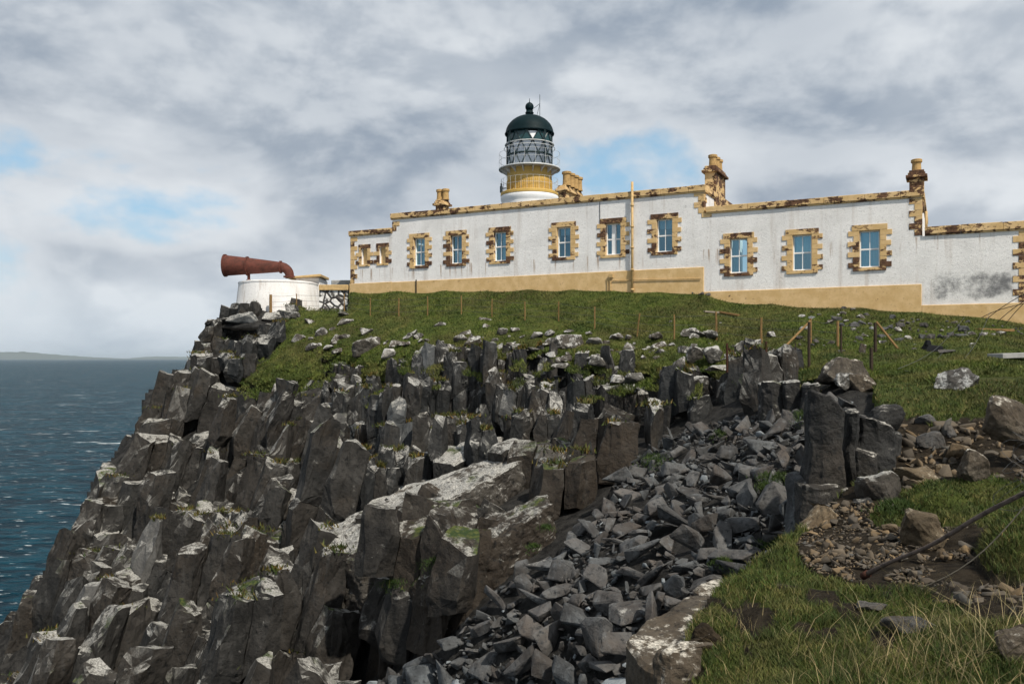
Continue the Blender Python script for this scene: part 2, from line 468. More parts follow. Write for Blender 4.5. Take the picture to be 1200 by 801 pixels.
GRAVEL = [(925, 640), (960, 600), (1000, 570), (1060, 585), (1110, 604), (1160, 620), (1420, 625), (1420, 745), (1190, 735), (1110, 708), (1030, 690), (960, 672)]
SOIL = [(1035, 488), (1090, 496), (1150, 492), (1200, 488), (1420, 486), (1420, 556), (1150, 562), (1040, 576)]


def inpoly(px, py, poly):
    px = np.asarray(px, float); py = np.asarray(py, float)
    r = np.zeros(px.shape, bool); n = len(poly)
    for i in range(n):
        x0, y0 = poly[i]; x1, y1 = poly[(i + 1) % n]
        if y0 == y1: continue
        c = ((y0 > py) != (y1 > py)) & (px < (x1 - x0) * (py - y0) / (y1 - y0) + x0)
        r ^= c
    return r


def vnoise(x, y, seed=0):
    xi = np.floor(x).astype(np.int64); yi = np.floor(y).astype(np.int64)
    fx = x - xi; fy = y - yi
    fx = fx * fx * (3 - 2 * fx); fy = fy * fy * (3 - 2 * fy)
    def h(a, b):
        k = (a * 374761393 + b * 668265263 + seed * 1442695041) & 0x7fffffff
        k = ((k ^ (k >> 13)) * 1274126177) & 0x7fffffff
        return ((k ^ (k >> 16)) & 0xffff) / 65535.0
    return (h(xi, yi) * (1 - fx) + h(xi + 1, yi) * fx) * (1 - fy) + (h(xi, yi + 1) * (1 - fx) + h(xi + 1, yi + 1) * fx) * fy


def fbm(x, y, oct=4, seed=0):
    r = 0; a = .5; s = 0
    for i in range(oct):
        r = r + a * vnoise(x * 2 ** i, y * 2 ** i, seed + i); s += a; a *= .5
    return r / s


def wob(px, py, amp, sc_=22.0, seed=3):
    return px + amp * (fbm(px / sc_, py / sc_, 4, seed) - .5) * 2, py + amp * .7 * (fbm(px / sc_, py / sc_, 4, seed + 50) - .5) * 2


def is_grass(px, py):
    a, b = wob(px, py, 16); return inpoly(a, b, GRASS)
def is_scree(px, py):
    a, b = wob(px, py, 12); return inpoly(a, b, SCREE)
def in_bank(px, py):
    return inpoly(px, py, BANK)


def ground_depth(px, py):
    b = in_bank(px, py)
    return np.where(b, DB(px, py), DA(px, py))


def surf(px, py):
    Z = ground_depth(np.asarray(px, float), np.asarray(py, float))
    return np.stack([(px - 600) / F * Z, Z, CZ + (HY - py) / F * Z], -1)


def surf1(px, py):
    return surf(np.array([px], float), np.array([py], float))[0]


# ---- ground sheets
def grid_sheet(name, xs, ys, depth, keep, zone, label, hbump):
    PX, PY = np.meshgrid(xs, ys)
    Z = depth(PX, PY)
    V = np.stack([(PX - 600) / F * Z, Z, CZ + (HY - PY) / F * Z], -1)
    V[..., 2] += hbump(PX, PY, V)
    K = keep(PX, PY)
    h, w = PX.shape
    idx = np.arange(h * w).reshape(h, w)
    q = np.stack([idx[1:, :-1], idx[1:, 1:], idx[:-1, 1:], idx[:-1, :-1]], -1).reshape(-1, 4)
    ok = K.ravel()[q].all(1)
    q = q[ok]
    V = V.reshape(-1, 3)
    # rim skirt, dropped straight down, so that the sheet has a thickness
    e = np.concatenate([q[:, [0, 1]], q[:, [1, 2]], q[:, [2, 3]], q[:, [3, 0]]])
    key = np.sort(e, 1); uk, inv, cnt = np.unique(key[:, 0].astype(np.int64) * (h * w) + key[:, 1], return_inverse=True, return_counts=True)
    be = e[cnt[inv] == 1]
    ub = np.unique(be)
    mp = {int(a): len(V) + i for i, a in enumerate(ub)}
    low = V[ub].copy(); low[:, 2] -= 2.2; low[:, 1] += .8
    V = np.vstack([V, low])
    sk = np.array([[b, a, mp[int(a)], mp[int(b)]] for a, b in be])
    q = np.vstack([q, sk])
    zc = zone(PX, PY).reshape(-1, 2); zc = np.vstack([zc, zc[ub]])
    used = np.unique(q); re = -np.ones(len(V), int); re[used] = np.arange(len(used))
    o = tri_mesh(name, V[used], re[q], M['ground'], None, True)
    ca = o.data.attributes.new('zone', 'FLOAT_COLOR', 'POINT')
    arr = np.zeros((len(used), 4), np.float32); arr[:, :2] = zc[used]; arr[:, 3] = 1
    ca.data.foreach_set('color', arr.ravel())
    tag(o, label, 'ground', None, 'structure')
    return o


def hill_bump(V, px):
    wall_ = 1 / (.01297 * ((px - 600) / 1000 + 1.964))
    return (fbm(V[..., 0] * .6, V[..., 1] * .6, 4, 11) - .5) * .30 * np.clip((wall_ - V[..., 1]) / 4, 0.05, 1)


def zoneA(px, py):
    g = is_grass(px, py).astype(float)
    return np.stack([g, np.zeros_like(g)], -1)
def depthA(px, py):
    d = DA(px, py); g = is_grass(px, py); s = is_scree(px, py)
    fr = 0
    for dx_, dy_ in ((0, 0), (14, 0), (-14, 0), (0, 10), (0, -10), (10, 7), (-10, 7), (10, -7), (-10, -7), (0, -20), (0, 20)): fr = fr + is_grass(px + dx_, py + dy_) / 11.
    back = np.where(py < 388, .7, np.where(px < 460, 2.6, 1.9)) * np.clip(1 - fr, 0, 1) ** .8
    return np.where(g, d + .5 * back, np.where(s | (px > 955), d + .10, d + back))
def bumpA(px, py, V):
    return hill_bump(V, px) * is_grass(px, py)


grid_sheet('hillside', np.concatenate([np.arange(-150, 1400, 4.), np.arange(1400, 2240, 15.)]), np.arange(328, 950, 4.), depthA,
           lambda a, b: inpoly(a, b, LAND) & ~(inpoly(a, b, BANK) & (b > 470)), zoneA, 'grassy hillside and rock base of the headland', bumpA)


HUM = [(1100, 590, 40, 16, .20), (1190, 655, 46, 34, .38), (1042, 610, 24, 10, .12), (1118, 606, 44, 13, .14), (918, 660, 20, 12, .12)]
def zoneB(px, py):
    a, b = wob(px, py, 14, 20, 9)
    gr = inpoly(a, b, GRAVEL) | inpoly(a, b, SOIL)
    for hx, hy, rx, ry, hh in HUM: gr &= ~(((px - hx) / rx) ** 2 + ((py - hy) / ry) ** 2 < .95)
    dk = (fbm(px / 40., py / 18., 4, 77) > .63) & (py > 690) & (px < 1060)
    s = (gr | dk).astype(float)
    return np.stack([1 - s, s], -1)
def bumpB(px, py, V):
    h = (fbm(V[..., 0] * 1.3, V[..., 1] * 1.3, 4, 21) - .5) * .16
    for hx, hy, rx, ry, hh in HUM:
        r = ((px - hx) / rx) ** 2 + ((py - hy) / ry) ** 2
        h = h + hh * np.clip(1 - r, 0, 1) ** .6
    return h


grid_sheet('bank', np.concatenate([np.arange(700, 1420, 3.), np.arange(1420, 2240, 12.)]), np.arange(441, 950, 3.), lambda a, b: DB(a, b), lambda a, b: inpoly(a, b, BANK), zoneB,
           'near grassy bank with a bare gravel shelf', bumpB)


# ------------------------------------------------------------------ jointed rock: voronoi blocks behind the surveyed surface
def orth(axis):
    a = np.array(axis, float); a /= np.linalg.norm(a)
    return a


ledge_spots = []


def coarse_offset(P, size, amp, seed):
    r = np.random.RandomState(seed)
    mn = P.min(0) - size; mx = P.max(0) + size
    n = max(8, int(np.prod((mx - mn) / size)))
    S = mn + r.rand(n, 3) * (mx - mn); off = (r.rand(n) - .5) * 2 * amp
    kd = kdtree.KDTree(n)
    for i, s in enumerate(S): kd.insert(s, i)
    kd.balance()
    return np.array([off[kd.find(p)[1]] for p in P])


def lattice(S, Mq, reach, jit, vjit, r):
    """jittered seeds in the joint frame Mq around the surveyed surface points S"""
    qi = np.unique(np.floor(S @ Mq.T).astype(int), axis=0)
    g = np.arange(-reach, reach + 1)
    off = np.stack(np.meshgrid(g, g, g), -1).reshape(-1, 3)
    L = np.unique((qi[:, None] + off[None]).reshape(-1, 3), axis=0)
    colid, inv = np.unique(L[:, :2], axis=0, return_inverse=True); inv = inv.ravel()
    cj = r.rand(len(colid), 3)[inv]
    jx = np.empty((len(L), 3))
    jx[:, :2] = (cj[:, :2] - .5) * jit + (r.rand(len(L), 2) - .5) * .22
    jx[:, 2] = cj[:, 2] * vjit + (r.rand(len(L)) - .5) * .4
    Q = L + .5 + jx; Q[:, 0] += .5 * (L[:, 1] % 2)
    return Q


def seen_depth(P):
    Zs = np.maximum(P[:, 1], 3)
    px = 600 + F * P[:, 0] / Zs; py = HY - F * (P[:, 2] - CZ) / Zs
    return px, py, DA(px, py)


def blocks(name, mat, mask, axis, yaw, w1, w2, h, jit, coarse, seed, label, gap=.02, ledge=.3, vjit=.8, bias=0.0, sub=.5, loss=.10, warp=1.0, tall=.9):
    r = np.random.RandomState(seed)
    a = orth(axis)
    e1 = np.array([math.cos(yaw), math.sin(yaw), 0]); e1 -= a * e1.dot(a); e1 /= np.linalg.norm(e1)
    e2 = np.cross(a, e1)
    Mp = np.array([e1 / w1, e2 / w2, a / h])
    PX, PY = np.meshgrid(np.arange(-160, 1100, 6.), np.arange(350, 900, 6.))
    mk = mask(PX, PY)
    S = np.stack([(PX - 600) / F, np.ones_like(PX), (HY - PY) / F], -1)[mk] * (DA(PX, PY)[mk] + bias)[:, None] + np.array([0, 0, CZ])
    # big joint blocks decide where rock stands ...
    QP = lattice(S, Mp, 2, jit, vjit, r); PP = QP @ np.linalg.inv(Mp).T
    px, py, D = seen_depth(PP)
    psd = PP[:, 1] - (D + bias + coarse_offset(PP * [1, 1, .6], coarse[0], coarse[1], seed + 1) + coarse_offset(PP * [1, 1, .7], coarse[0] * .42, coarse[1] * .4, seed + 2))
    kp = kdtree.KDTree(len(QP))
    for i, p in enumerate(QP): kp.insert(p, i)
    kp.balance()
    # ... and are split again by finer joints
    Mq = Mp / np.array([[sub], [sub * 1.1], [sub * tall]]); Mi = np.linalg.inv(Mq)
    Q = lattice(S, Mq, 3, jit, vjit * .8, r); P = Q @ Mi.T
    px, py, D = seen_depth(P)
    own = P[:, 1] - D - bias
    qp = P @ Mp.T
    par = np.array([kp.find(p)[1] for p in qp])
    ins = (psd[par] > 0) & mask(px, py)
    sd = own
    ins &= ~((r.rand(len(P)) < loss) & (own < .6 * w1))
    w1, w2, h = w1 * sub, w2 * sub, h * sub * tall
    kd = kdtree.KDTree(len(Q))
    for i, p in enumerate(Q): kd.insert(p, i)
    kd.balance()
    V = []; Fc = []
    for i in np.nonzero(ins & (sd < 5 * max(h, w1, w2)))[0]:
        nb = kd.find_n(Q[i], 22)[1:]
        ids = [j for _, j, _ in nb]
        if all(ins[j] for j in ids[:13]): continue
        pl = []
        for j in ids:
            n = Q[j] - Q[i]; d = np.linalg.norm(n); n = n / d
            nw = n @ Mq   # world-space scale of this normal
            g = gap * np.linalg.norm(nw) * (.5 + 2.2 * r.rand() ** 3)
            pl.append(Vector((*n, -(d * .5 - g))))
        pts, _ = points_in_planes(pl, 1e-4, 1e-4)
        if len(pts) < 4: continue
        pa = np.array(pts)
        if np.abs(pa).max() > 2.5: continue
        for _ in range(r.randint(1, 3)):    # chipped corners
            n = r.randn(3); n[2] = abs(n[2]) * .6; n /= np.linalg.norm(n)
            mx = (pa @ n).max()
            pl.append(Vector((*n, -mx * r.uniform(.72, .95))))
        pts, _ = points_in_planes(pl, 1e-4, 1e-4)
        if len(pts) < 4: continue
        pa = []
        for p in pts:
            p = np.array(p)
            if all(np.abs(p - o_).max() > 2e-3 for o_ in pa): pa.append(p)
        pa = np.array(pa); W = (pa + Q[i]) @ Mi.T
        b0 = len(V); fs = []
        for p4 in pl:
            n = np.array(p4[:3]); on = np.nonzero(np.abs(pa @ n + p4[3]) < 4e-3)[0]
            if len(on) < 3: continue
            nw = n @ Mq; nw /= np.linalg.norm(nw)
            c = W[on].mean(0)
            u = W[on[0]] - c; u -= nw * u.dot(nw); lu = np.linalg.norm(u)
            if lu < 1e-6: continue
            u /= lu; vv = np.cross(nw, u)
            ang = np.arctan2((W[on] - c) @ vv, (W[on] - c) @ u)
            f = on[np.argsort(ang)]
            fs.append([b0 + int(k) for k in f])
            if nw[2] > .72 and r.rand() < ledge and sd[i] < 1.2 * h:
                ledge_spots.append((c, float(np.linalg.norm(W[on] - c, axis=1).mean()), px[i], py[i]))
        V += [tuple(p) for p in W]; Fc += fs
    me = bpy.data.meshes.new(name)
    me.from_pydata(V, [], Fc); me.validate()
    o = link_mesh(name, me, mat)
    bv = o.modifiers.new('bevel', 'BEVEL'); bv.width = .06 * min(1, w1); bv.segments = 1; bv.limit_method = 'ANGLE'; bv.angle_limit = RAD(25)
    ss = o.modifiers.new('sub', 'SUBSURF'); ss.subdivision_type = 'SIMPLE'; ss.levels = 2; ss.render_levels = 2
    rough_up(o, warp)
    tag(o, label, 'cliff', None, 'structure')
    print(name, len(V), len(Fc))
    return o


def tex(name, typ, **k):
    t = bpy.data.textures.new(name, typ)
    for a, b in k.items(): setattr(t, a, b)
    return t


T_clouds = tex('rock_clouds', 'CLOUDS', noise_scale=.7, noise_depth=3, cloud_type='COLOR')
T_mid = tex('rock_mid', 'CLOUDS', noise_scale=.24, noise_depth=3, cloud_type='COLOR')
T_fine = tex('rock_fine', 'CLOUDS', noise_scale=.10, noise_depth=3)


def rough_up(o, s=1.0):
    """warp the rock with continuous noise so that no face stays flat and no edge straight"""
    for t, st in ((T_clouds, .36), (T_mid, .15)):
        d = o.modifiers.new('warp', 'DISPLACE'); d.texture = t; d.texture_coords = 'GLOBAL'; d.direction = 'RGB_TO_XYZ'; d.space = 'GLOBAL'; d.strength = st * s; d.mid_level = .5
    d = o.modifiers.new('rough', 'DISPLACE'); d.texture = T_fine; d.texture_coords = 'GLOBAL'; d.strength = .03 * s; d.mid_level = .5


LEFT = [(-200, 960), (-200, 800), (0, 700), (60, 600), (140, 480), (180, 430), (240, 440), (300, 450), (380, 470), (410, 520), (430, 580), (400, 640), (420, 700), (460, 760), (440, 960)]
TOPL = [(215, 455), (225, 350), (420, 350), (420, 440), (380, 470), (300, 450)]
SLAB = [(375, 625), (470, 572), (560, 530), (605, 525), (600, 550), (530, 592), (460, 625), (420, 650), (385, 655)]


def rockmask(px, py):
    return inpoly(px, py, LAND) & ~is_grass(px, py) & ~is_scree(px, py) & ~is_scree(px + 24, py + 4) & ~is_scree(px + 10, py - 12) & (px < 990)
def m_left(px, py): return rockmask(px, py) & inpoly(px, py, LEFT) & inpoly(px - 20, py, LAND)
def m_topl(px, py): return rockmask(px, py) & inpoly(px, py, TOPL) & ~inpoly(px, py, LEFT)
def m_slab(px, py): return rockmask(px, py) & inpoly(px, py, SLAB)
def m_front(px, py): return rockmask(px, py) & ~inpoly(px, py, LEFT) & ~inpoly(px, py, SLAB) & (py > 505 + (px < 640) * (640 - px) * .42)
def m_crest(px, py): return rockmask(px, py) & (px < 935) & ~inpoly(px, py, LEFT) & ~inpoly(px, py, SLAB) & ~inpoly(px, py, TOPL) & (py <= 512 + (px < 640) * (640 - px) * .42)


blocks('cliff', M['cliff'], m_left, (.24, .10, .97), .5, 1.6, 1.5, 3.6, .8, (4.6, 1.15), 11, 'tall dark jointed cliff dropping to the sea', .009, .3, .75, .3, .47, .07, .6, 1.35)
blocks('crag', M['crag'], m_topl, (.06, .05, 1), .4, 1.1, 1.1, 1.9, .7, (2.6, .6), 21, 'lichened rock knuckle below the foghorn', .010, .4, .6, .7, .55, .08, .45)
blocks('rock_slab', M['slab'], m_slab, (-.12, -.22, 1), .35, 1.7, 1.2, 1.2, .6, (3.0, .05), 31, 'rock beneath the pale sloping slab', .008, .03, .06, .9, .7, .02, .3)
blocks('rock_buttress', M['ledge'], m_front, (.16, .05, 1), .45, 1.3, 1.2, 2.3, .8, (3.2, .6), 41, 'brown-black buttress of square-cut rock above the scree', .008, .15, .6, .2, .5, .05, .45, 1.3)
blocks('rock_face', M['crag'], m_crest, (.04, .16, 1), .3, .85, .8, 2.0, .8, (2.4, .55), 51, 'columnar dark rock face under the grassy slope', .007, .4, .7, .52, .5, .07, .5, 1.4)


# ------------------------------------------------------------------ loose stones
def stone_mesh(name, seed, flat=.55, n=16, angular=True, sub=1):
    r = np.random.RandomState(seed)
    bm = bmesh.new()
    pts = r.rand(n, 3) * 2 - 1 if angular else r.randn(n, 3)
    if not angular: pts /= np.linalg.norm(pts, axis=1)[:, None] * (1 + .25 * r.rand(n))[:, None]
    sh = np.array([1, r.uniform(.55, .9), flat * r.uniform(.7, 1.2)])
    for p in pts * sh * .62: bm.verts.new(p)
    bmesh.ops.convex_hull(bm, input=bm.verts)
    for v in [v for v in bm.verts if not v.link_faces]: bm.verts.remove(v)
    bmesh.ops.dissolve_limit(bm, angle_limit=RAD(14), verts=bm.verts, edges=bm.edges)
    bmesh.ops.bevel(bm, geom=list(bm.edges), offset=.035, segments=1, affect='EDGES')
    bmesh.ops.triangulate(bm, faces=bm.faces)
    me = bpy.data.meshes.new(name); bm.to_mesh(me); bm.free()
    return me


BASES = [stone_mesh('stone', 100 + i, .30 + .4 * (i % 5) / 4, 9 + i % 6) for i in range(26)]
for me in BASES: me.materials.append(M['scree'])
BARR = []
for me in BASES:
    v = np.empty(len(me.vertices) * 3); me.vertices.foreach_get('co', v)
    t = np.array([p.vertices[:] for p in me.polygons]); BARR.append((v.reshape(-1, 3), t))


def rot_rand(r, tilt):
    return (Matrix.Rotation(r.uniform(0, 6.28), 3, 'Z') @ Matrix.Rotation(r.normal(0, tilt), 3, 'X') @ Matrix.Rotation(r.normal(0, tilt), 3, 'Y'))


def scree():
    r = np.random.RandomState(5)
    n = 60000
    px = r.uniform(380, 1000, n); py = r.uniform(465, 900, n)
    ok = inpoly(*wob(px, py, 8), SCREE) & ~inpoly(px, py, [(960, 960), (960, 640), (1000, 560), (1010, 470), (1100, 470), (1100, 960)])
    px = px[ok]; py = py[ok]
    Z = DA(px, py)
    P = np.stack([(px - 600) / F * Z, Z, CZ + (HY - py) / F * Z], -1)
    size = .072 * (1 - r.rand(len(px))) ** -.55
    size = np.minimum(size, .56 + .2 * r.rand(len(px)) ** 4) * np.where(py < 560, .85, 1.0)
    order = np.argsort(-size)
    kd_pts = []; cell = {}
    out = []
    for i in order:
        s = size[i]; p = P[i]; k0 = tuple(np.floor(p / .5).astype(int)); bad = False
        for a in (-1, 0, 1):
            for b in (-1, 0, 1):
                for c in (-1, 0, 1):
                    for (q, t) in cell.get((k0[0] + a, k0[1] + b, k0[2] + c), ()):
                        if ((q - p) ** 2).sum() < (.36 * (s + t)) ** 2: bad = True; break
                    if bad: break
                if bad: break
            if bad: break
        if bad: continue
        cell.setdefault(k0, []).append((p, s)); out.append((p, s, px[i], py[i]))
        if len(out) >= 9500: break
    print('scree stones', len(out))
    vis = sorted(out, key=lambda o: -o[1] / o[0][1] * (1 if (o[3] < 800 and not in_bank(np.array(o[2]), np.array(o[3]))) else 0))
    for k, (p, s, _, _) in enumerate(vis[:300]):
        o = bpy.data.objects.new('scree_stone', BASES[k % 26]); COL.objects.link(o)
        R = rot_rand(r, .5)
        o.matrix_world = Matrix.Translation(Vector(p) + Vector((0, -.1, .12)) * s) @ R.to_4x4() @ Matrix.Diagonal((s, s * r.uniform(.6, 1), s * r.uniform(.7, 1.2), 1))
        tag(o, 'angular blue-grey slate block lying in the scree gully', 'rock', 'large stones of the scree slope')
    Vs = []; Ts = []; b = 0
    for k, (p, s, _, _) in enumerate(vis[300:]):
        v, t = BARR[k % 26]
        R = np.array(rot_rand(r, .45))
        Vs.append((v * np.array([s, s * r.uniform(.6, 1), s * r.uniform(.7, 1.2)])) @ R.T + p + np.array([0, -.05, .08]) * s); Ts.append(t + b); b += len(v)
    o = tri_mesh('scree', np.vstack(Vs), np.vstack(Ts), M['scree'])
    tag(o, 'mass of smaller broken slate filling the gully', 'scree', None, 'stuff')


scree()


def gravel():
    r = np.random.RandomState(8)
    n = 9000
    px = r.uniform(900, 1300, n); py = r.uniform(590, 745, n)
    a, b = wob(px, py, 10, 20, 9)
    ok = inpoly(a, b, GRAVEL) & in_bank(px, py)
    for hx, hy, rx, ry, hh in HUM: ok &= ~(((px - hx) / rx) ** 2 + ((py - hy) / ry) ** 2 < .9)
    ok &= (fbm(px / 60, py / 25, 3, 5) > .36)
    px = px[ok]; py = py[ok]; P = surf(px, py)
    Vs = []; Ts = []; b = 0
    for k, p in enumerate(P):
        s = .022 * (1 - r.rand()) ** -.5; s = min(s, .14)
        v, t = BARR[r.randint(26)]
        R = np.array(rot_rand(r, .4))
        Vs.append((v * np.array([s, s * r.uniform(.6, 1), s * 1.1])) @ R.T + p + np.array([0, 0, .012 + .15 * s])); Ts.append(t + b); b += len(v)
    # coarser rubble on the bare bank
    n = 800
    px = r.uniform(1030, 1300, n); py = r.uniform(484, 580, n)
    ok = inpoly(px, py, SOIL); px = px[ok]; py = py[ok]; P = surf(px, py)
    for k, p in enumerate(P):
        s = min(.05 * (1 - r.rand()) ** -.6, .35)
        v, t = BARR[r.randint(26)]
        R = np.array(rot_rand(r, .5))
        Vs.append((v * np.array([s, s * r.uniform(.6, 1), s])) @ R.T + p); Ts.append(t + b); b += len(v)
    o = tri_mesh('gravel', np.vstack(Vs), np.vstack(Ts), M['gravel'])
    tag(o, 'loose brown gravel on the bare shelf of the near bank', 'gravel', None, 'stuff')


gravel()


def boulder(px, pyb, w, h, mat, label, seed, group=None, name='boulder', Z=None, depth=.8, n=14, flat=None, tilt=0, sub=2, sink=.12, cat='rock'):
    """a lump w x h photo pixels standing with its foot at row pyb"""
    r = np.random.RandomState(seed)
    if Z is None: Z = float(ground_depth(np.array(px, float), np.array(pyb, float)))
    base = at(px, pyb, Z)
    W = w / F * Z; H = h / F * Z
    bm = bmesh.new()
    pts = r.rand(n, 3) - .5
    pts = pts / np.maximum(np.abs(pts).max(1), 1e-6)[:, None] * .5 * r.uniform(.75, 1.0, n)[:, None]
    # stretch to the full box, foot wider than top
    pts = (pts - pts.min(0)) / (pts.max(0) - pts.min(0)) - .5
    t = pts[:, 2] + .5
    pts[:, :2] *= (1 - .28 * t)[:, None]
    for p in pts: bm.verts.new((p[0] * W * 1.1, p[1] * W * depth, p[2] * H))
    bmesh.ops.convex_hull(bm, input=bm.verts)
    for v in [v for v in bm.verts if not v.link_faces]: bm.verts.remove(v)
    bmesh.ops.dissolve_limit(bm, angle_limit=RAD(10), verts=bm.verts, edges=bm.edges)
    bmesh.ops.bevel(bm, geom=list(bm.edges), offset=.06 * min(W, H), segments=1, affect='EDGES')
    bmesh.ops.triangulate(bm, faces=bm.faces)
    for _ in range(sub):
        bmesh.ops.subdivide_edges(bm, edges=bm.edges, cuts=1, use_grid_fill=True)
    sz = max(W, H)
    for v in bm.verts:
        c = v.co / sz * 3 + Vector((seed * 1.7, seed * .3, 0))
        v.co += v.co.normalized() * sz * (.06 * mnoise.noise(c) + .03 * mnoise.noise(c * 3.1))
    for v in bm.verts:
        v.co.x = max(-.58 * W, min(.58 * W, v.co.x)); v.co.y = max(-.6 * W, min(.6 * W, v.co.y)); v.co.z = max(-.6 * H, min(.56 * H, v.co.z))
    me = bpy.data.meshes.new(name); bm.to_mesh(me); bm.free()
    o = link_mesh(name, me, mat)
    o.rotation_euler = (0, RAD(tilt), 0)
    o.location = (float(base[0]), float(base[1] + W * depth * .35), float(base[2] + H * (.5 - sink)))
    return tag(o, label, cat, group)


def prism(px0, px1, ytop, ybot, Z, depth, mat, label, seed, lean=0, slope=0, name='rock_pillar', taper=.92):
    """an upright joint-bounded block: irregular polygon, broken top"""
    r = np.random.RandomState(seed)
    x0 = (px0 - 600) / F * Z; x1 = (px1 - 600) / F * Z; zt = CZ + (HY - ytop) / F * Z; zb = CZ + (HY - ybot) / F * Z - .25
    W = x1 - x0; n = 6
    bm = bmesh.new()
    shape = [(0, .1), (.42, -.06), (.93, 0), (1, .45), (.7, 1), (.12, .85)]
    shape = [(a + r.uniform(-.04, .04), b + r.uniform(-.05, .05)) for a, b in shape]
    lv = []
    for f in (0, .35, .72, 1):
        row = []
        for a, b in shape:
            k = 1 - (1 - taper) * f
            z = zb + (zt - zb) * f
            if f == 1: z += slope * (a - .5) * W + r.uniform(-.10, .05) * (zt - zb) * .4
            row.append(bm.verts.new((x0 + W * (.5 + (a - .5) * k) + lean * f + r.uniform(-.015, .015), Z + depth * (.5 + (b - .5) * k) + r.uniform(-.015, .015), z)))
        lv.append(row)
    for i in range(3):
        for k in range(n):
            bm.faces.new((lv[i][k], lv[i][(k + 1) % n], lv[i + 1][(k + 1) % n], lv[i + 1][k]))
    bm.faces.new(lv[3]); bm.faces.new(lv[0][::-1])
    bmesh.ops.recalc_face_normals(bm, faces=bm.faces)
    c = Vector(((x0 + x1) / 2, Z + depth / 2, zb))
    bmesh.ops.translate(bm, verts=bm.verts, vec=-c)
    me = bpy.data.meshes.new(name); bm.to_mesh(me); bm.free()
    o = link_mesh(name, me, mat, None, c)
    bv = o.modifiers.new('bevel', 'BEVEL'); bv.width = .035; bv.segments = 1; bv.limit_method = 'ANGLE'; bv.angle_limit = RAD(22)
    tr = o.modifiers.new('sub', 'SUBSURF'); tr.subdivision_type = 'SIMPLE'; tr.levels = 4; tr.render_levels = 4
    rough_up(o, .45)
    return tag(o, label, 'rock')


prism(946, 994, 468, 568, 11.9, .62, M['pillar'], 'tallest square rock pillar with a whitish broken top beside the gully', 1, .06, -.5)
prism(936, 990, 565, 632, 11.75, .66, M['pillar'], 'block of dark rock under the tallest pillar', 2, .03, .05)
prism(993, 1008, 478, 600, 12.2, .5, M['pillar'], 'narrow dark rock column right behind the tallest pillar', 3, 0)
prism(1006, 1052, 492, 535, 12.3, .8, M['pillar'], 'wide dark block topped by a rounded boulder beside the pillar', 4, 0, -.3)
prism(1005, 1032, 530, 605, 12.1, .5, M['pillar'], 'lower dark rock column with a thin pale vein', 5, 0, -.1)
prism(1028, 1048, 512, 590, 12.5, .5, M['pillar'], 'dark column against the bare soil bank', 6, 0, .1)
prism(988, 1006, 572, 625, 11.6, .4, M['pillar'], 'short column at the foot of the pillar group', 7, .02)
prism(1045, 1062, 508, 580, 12.7, .5, M['pillar'], 'farthest dark column sunk in the soil bank', 12, 0)
prism(1004, 1026, 588, 640, 10.9, .45, M['pillar'], 'low broken column between the pillar group and the gravel', 13, .02, .15)
prism(925, 942, 560, 640, 12.2, .5, M['scree'], 'leaning slate splinter on the gully side of the pillar', 8, .10)
prism(895, 922, 448, 492, 18.2, .8, M['crag'], 'rounded squat rock column at the head of the gully', 9, 0)
prism(920, 940, 446, 486, 18.0, .7, M['crag'], 'middle rock column at the head of the gully', 10, 0, .1)
prism(938, 958, 450, 490, 17.6, .7, M['crag'], 'slanting rock column at the gully head nearest the tall pillar', 11, .12, .2)

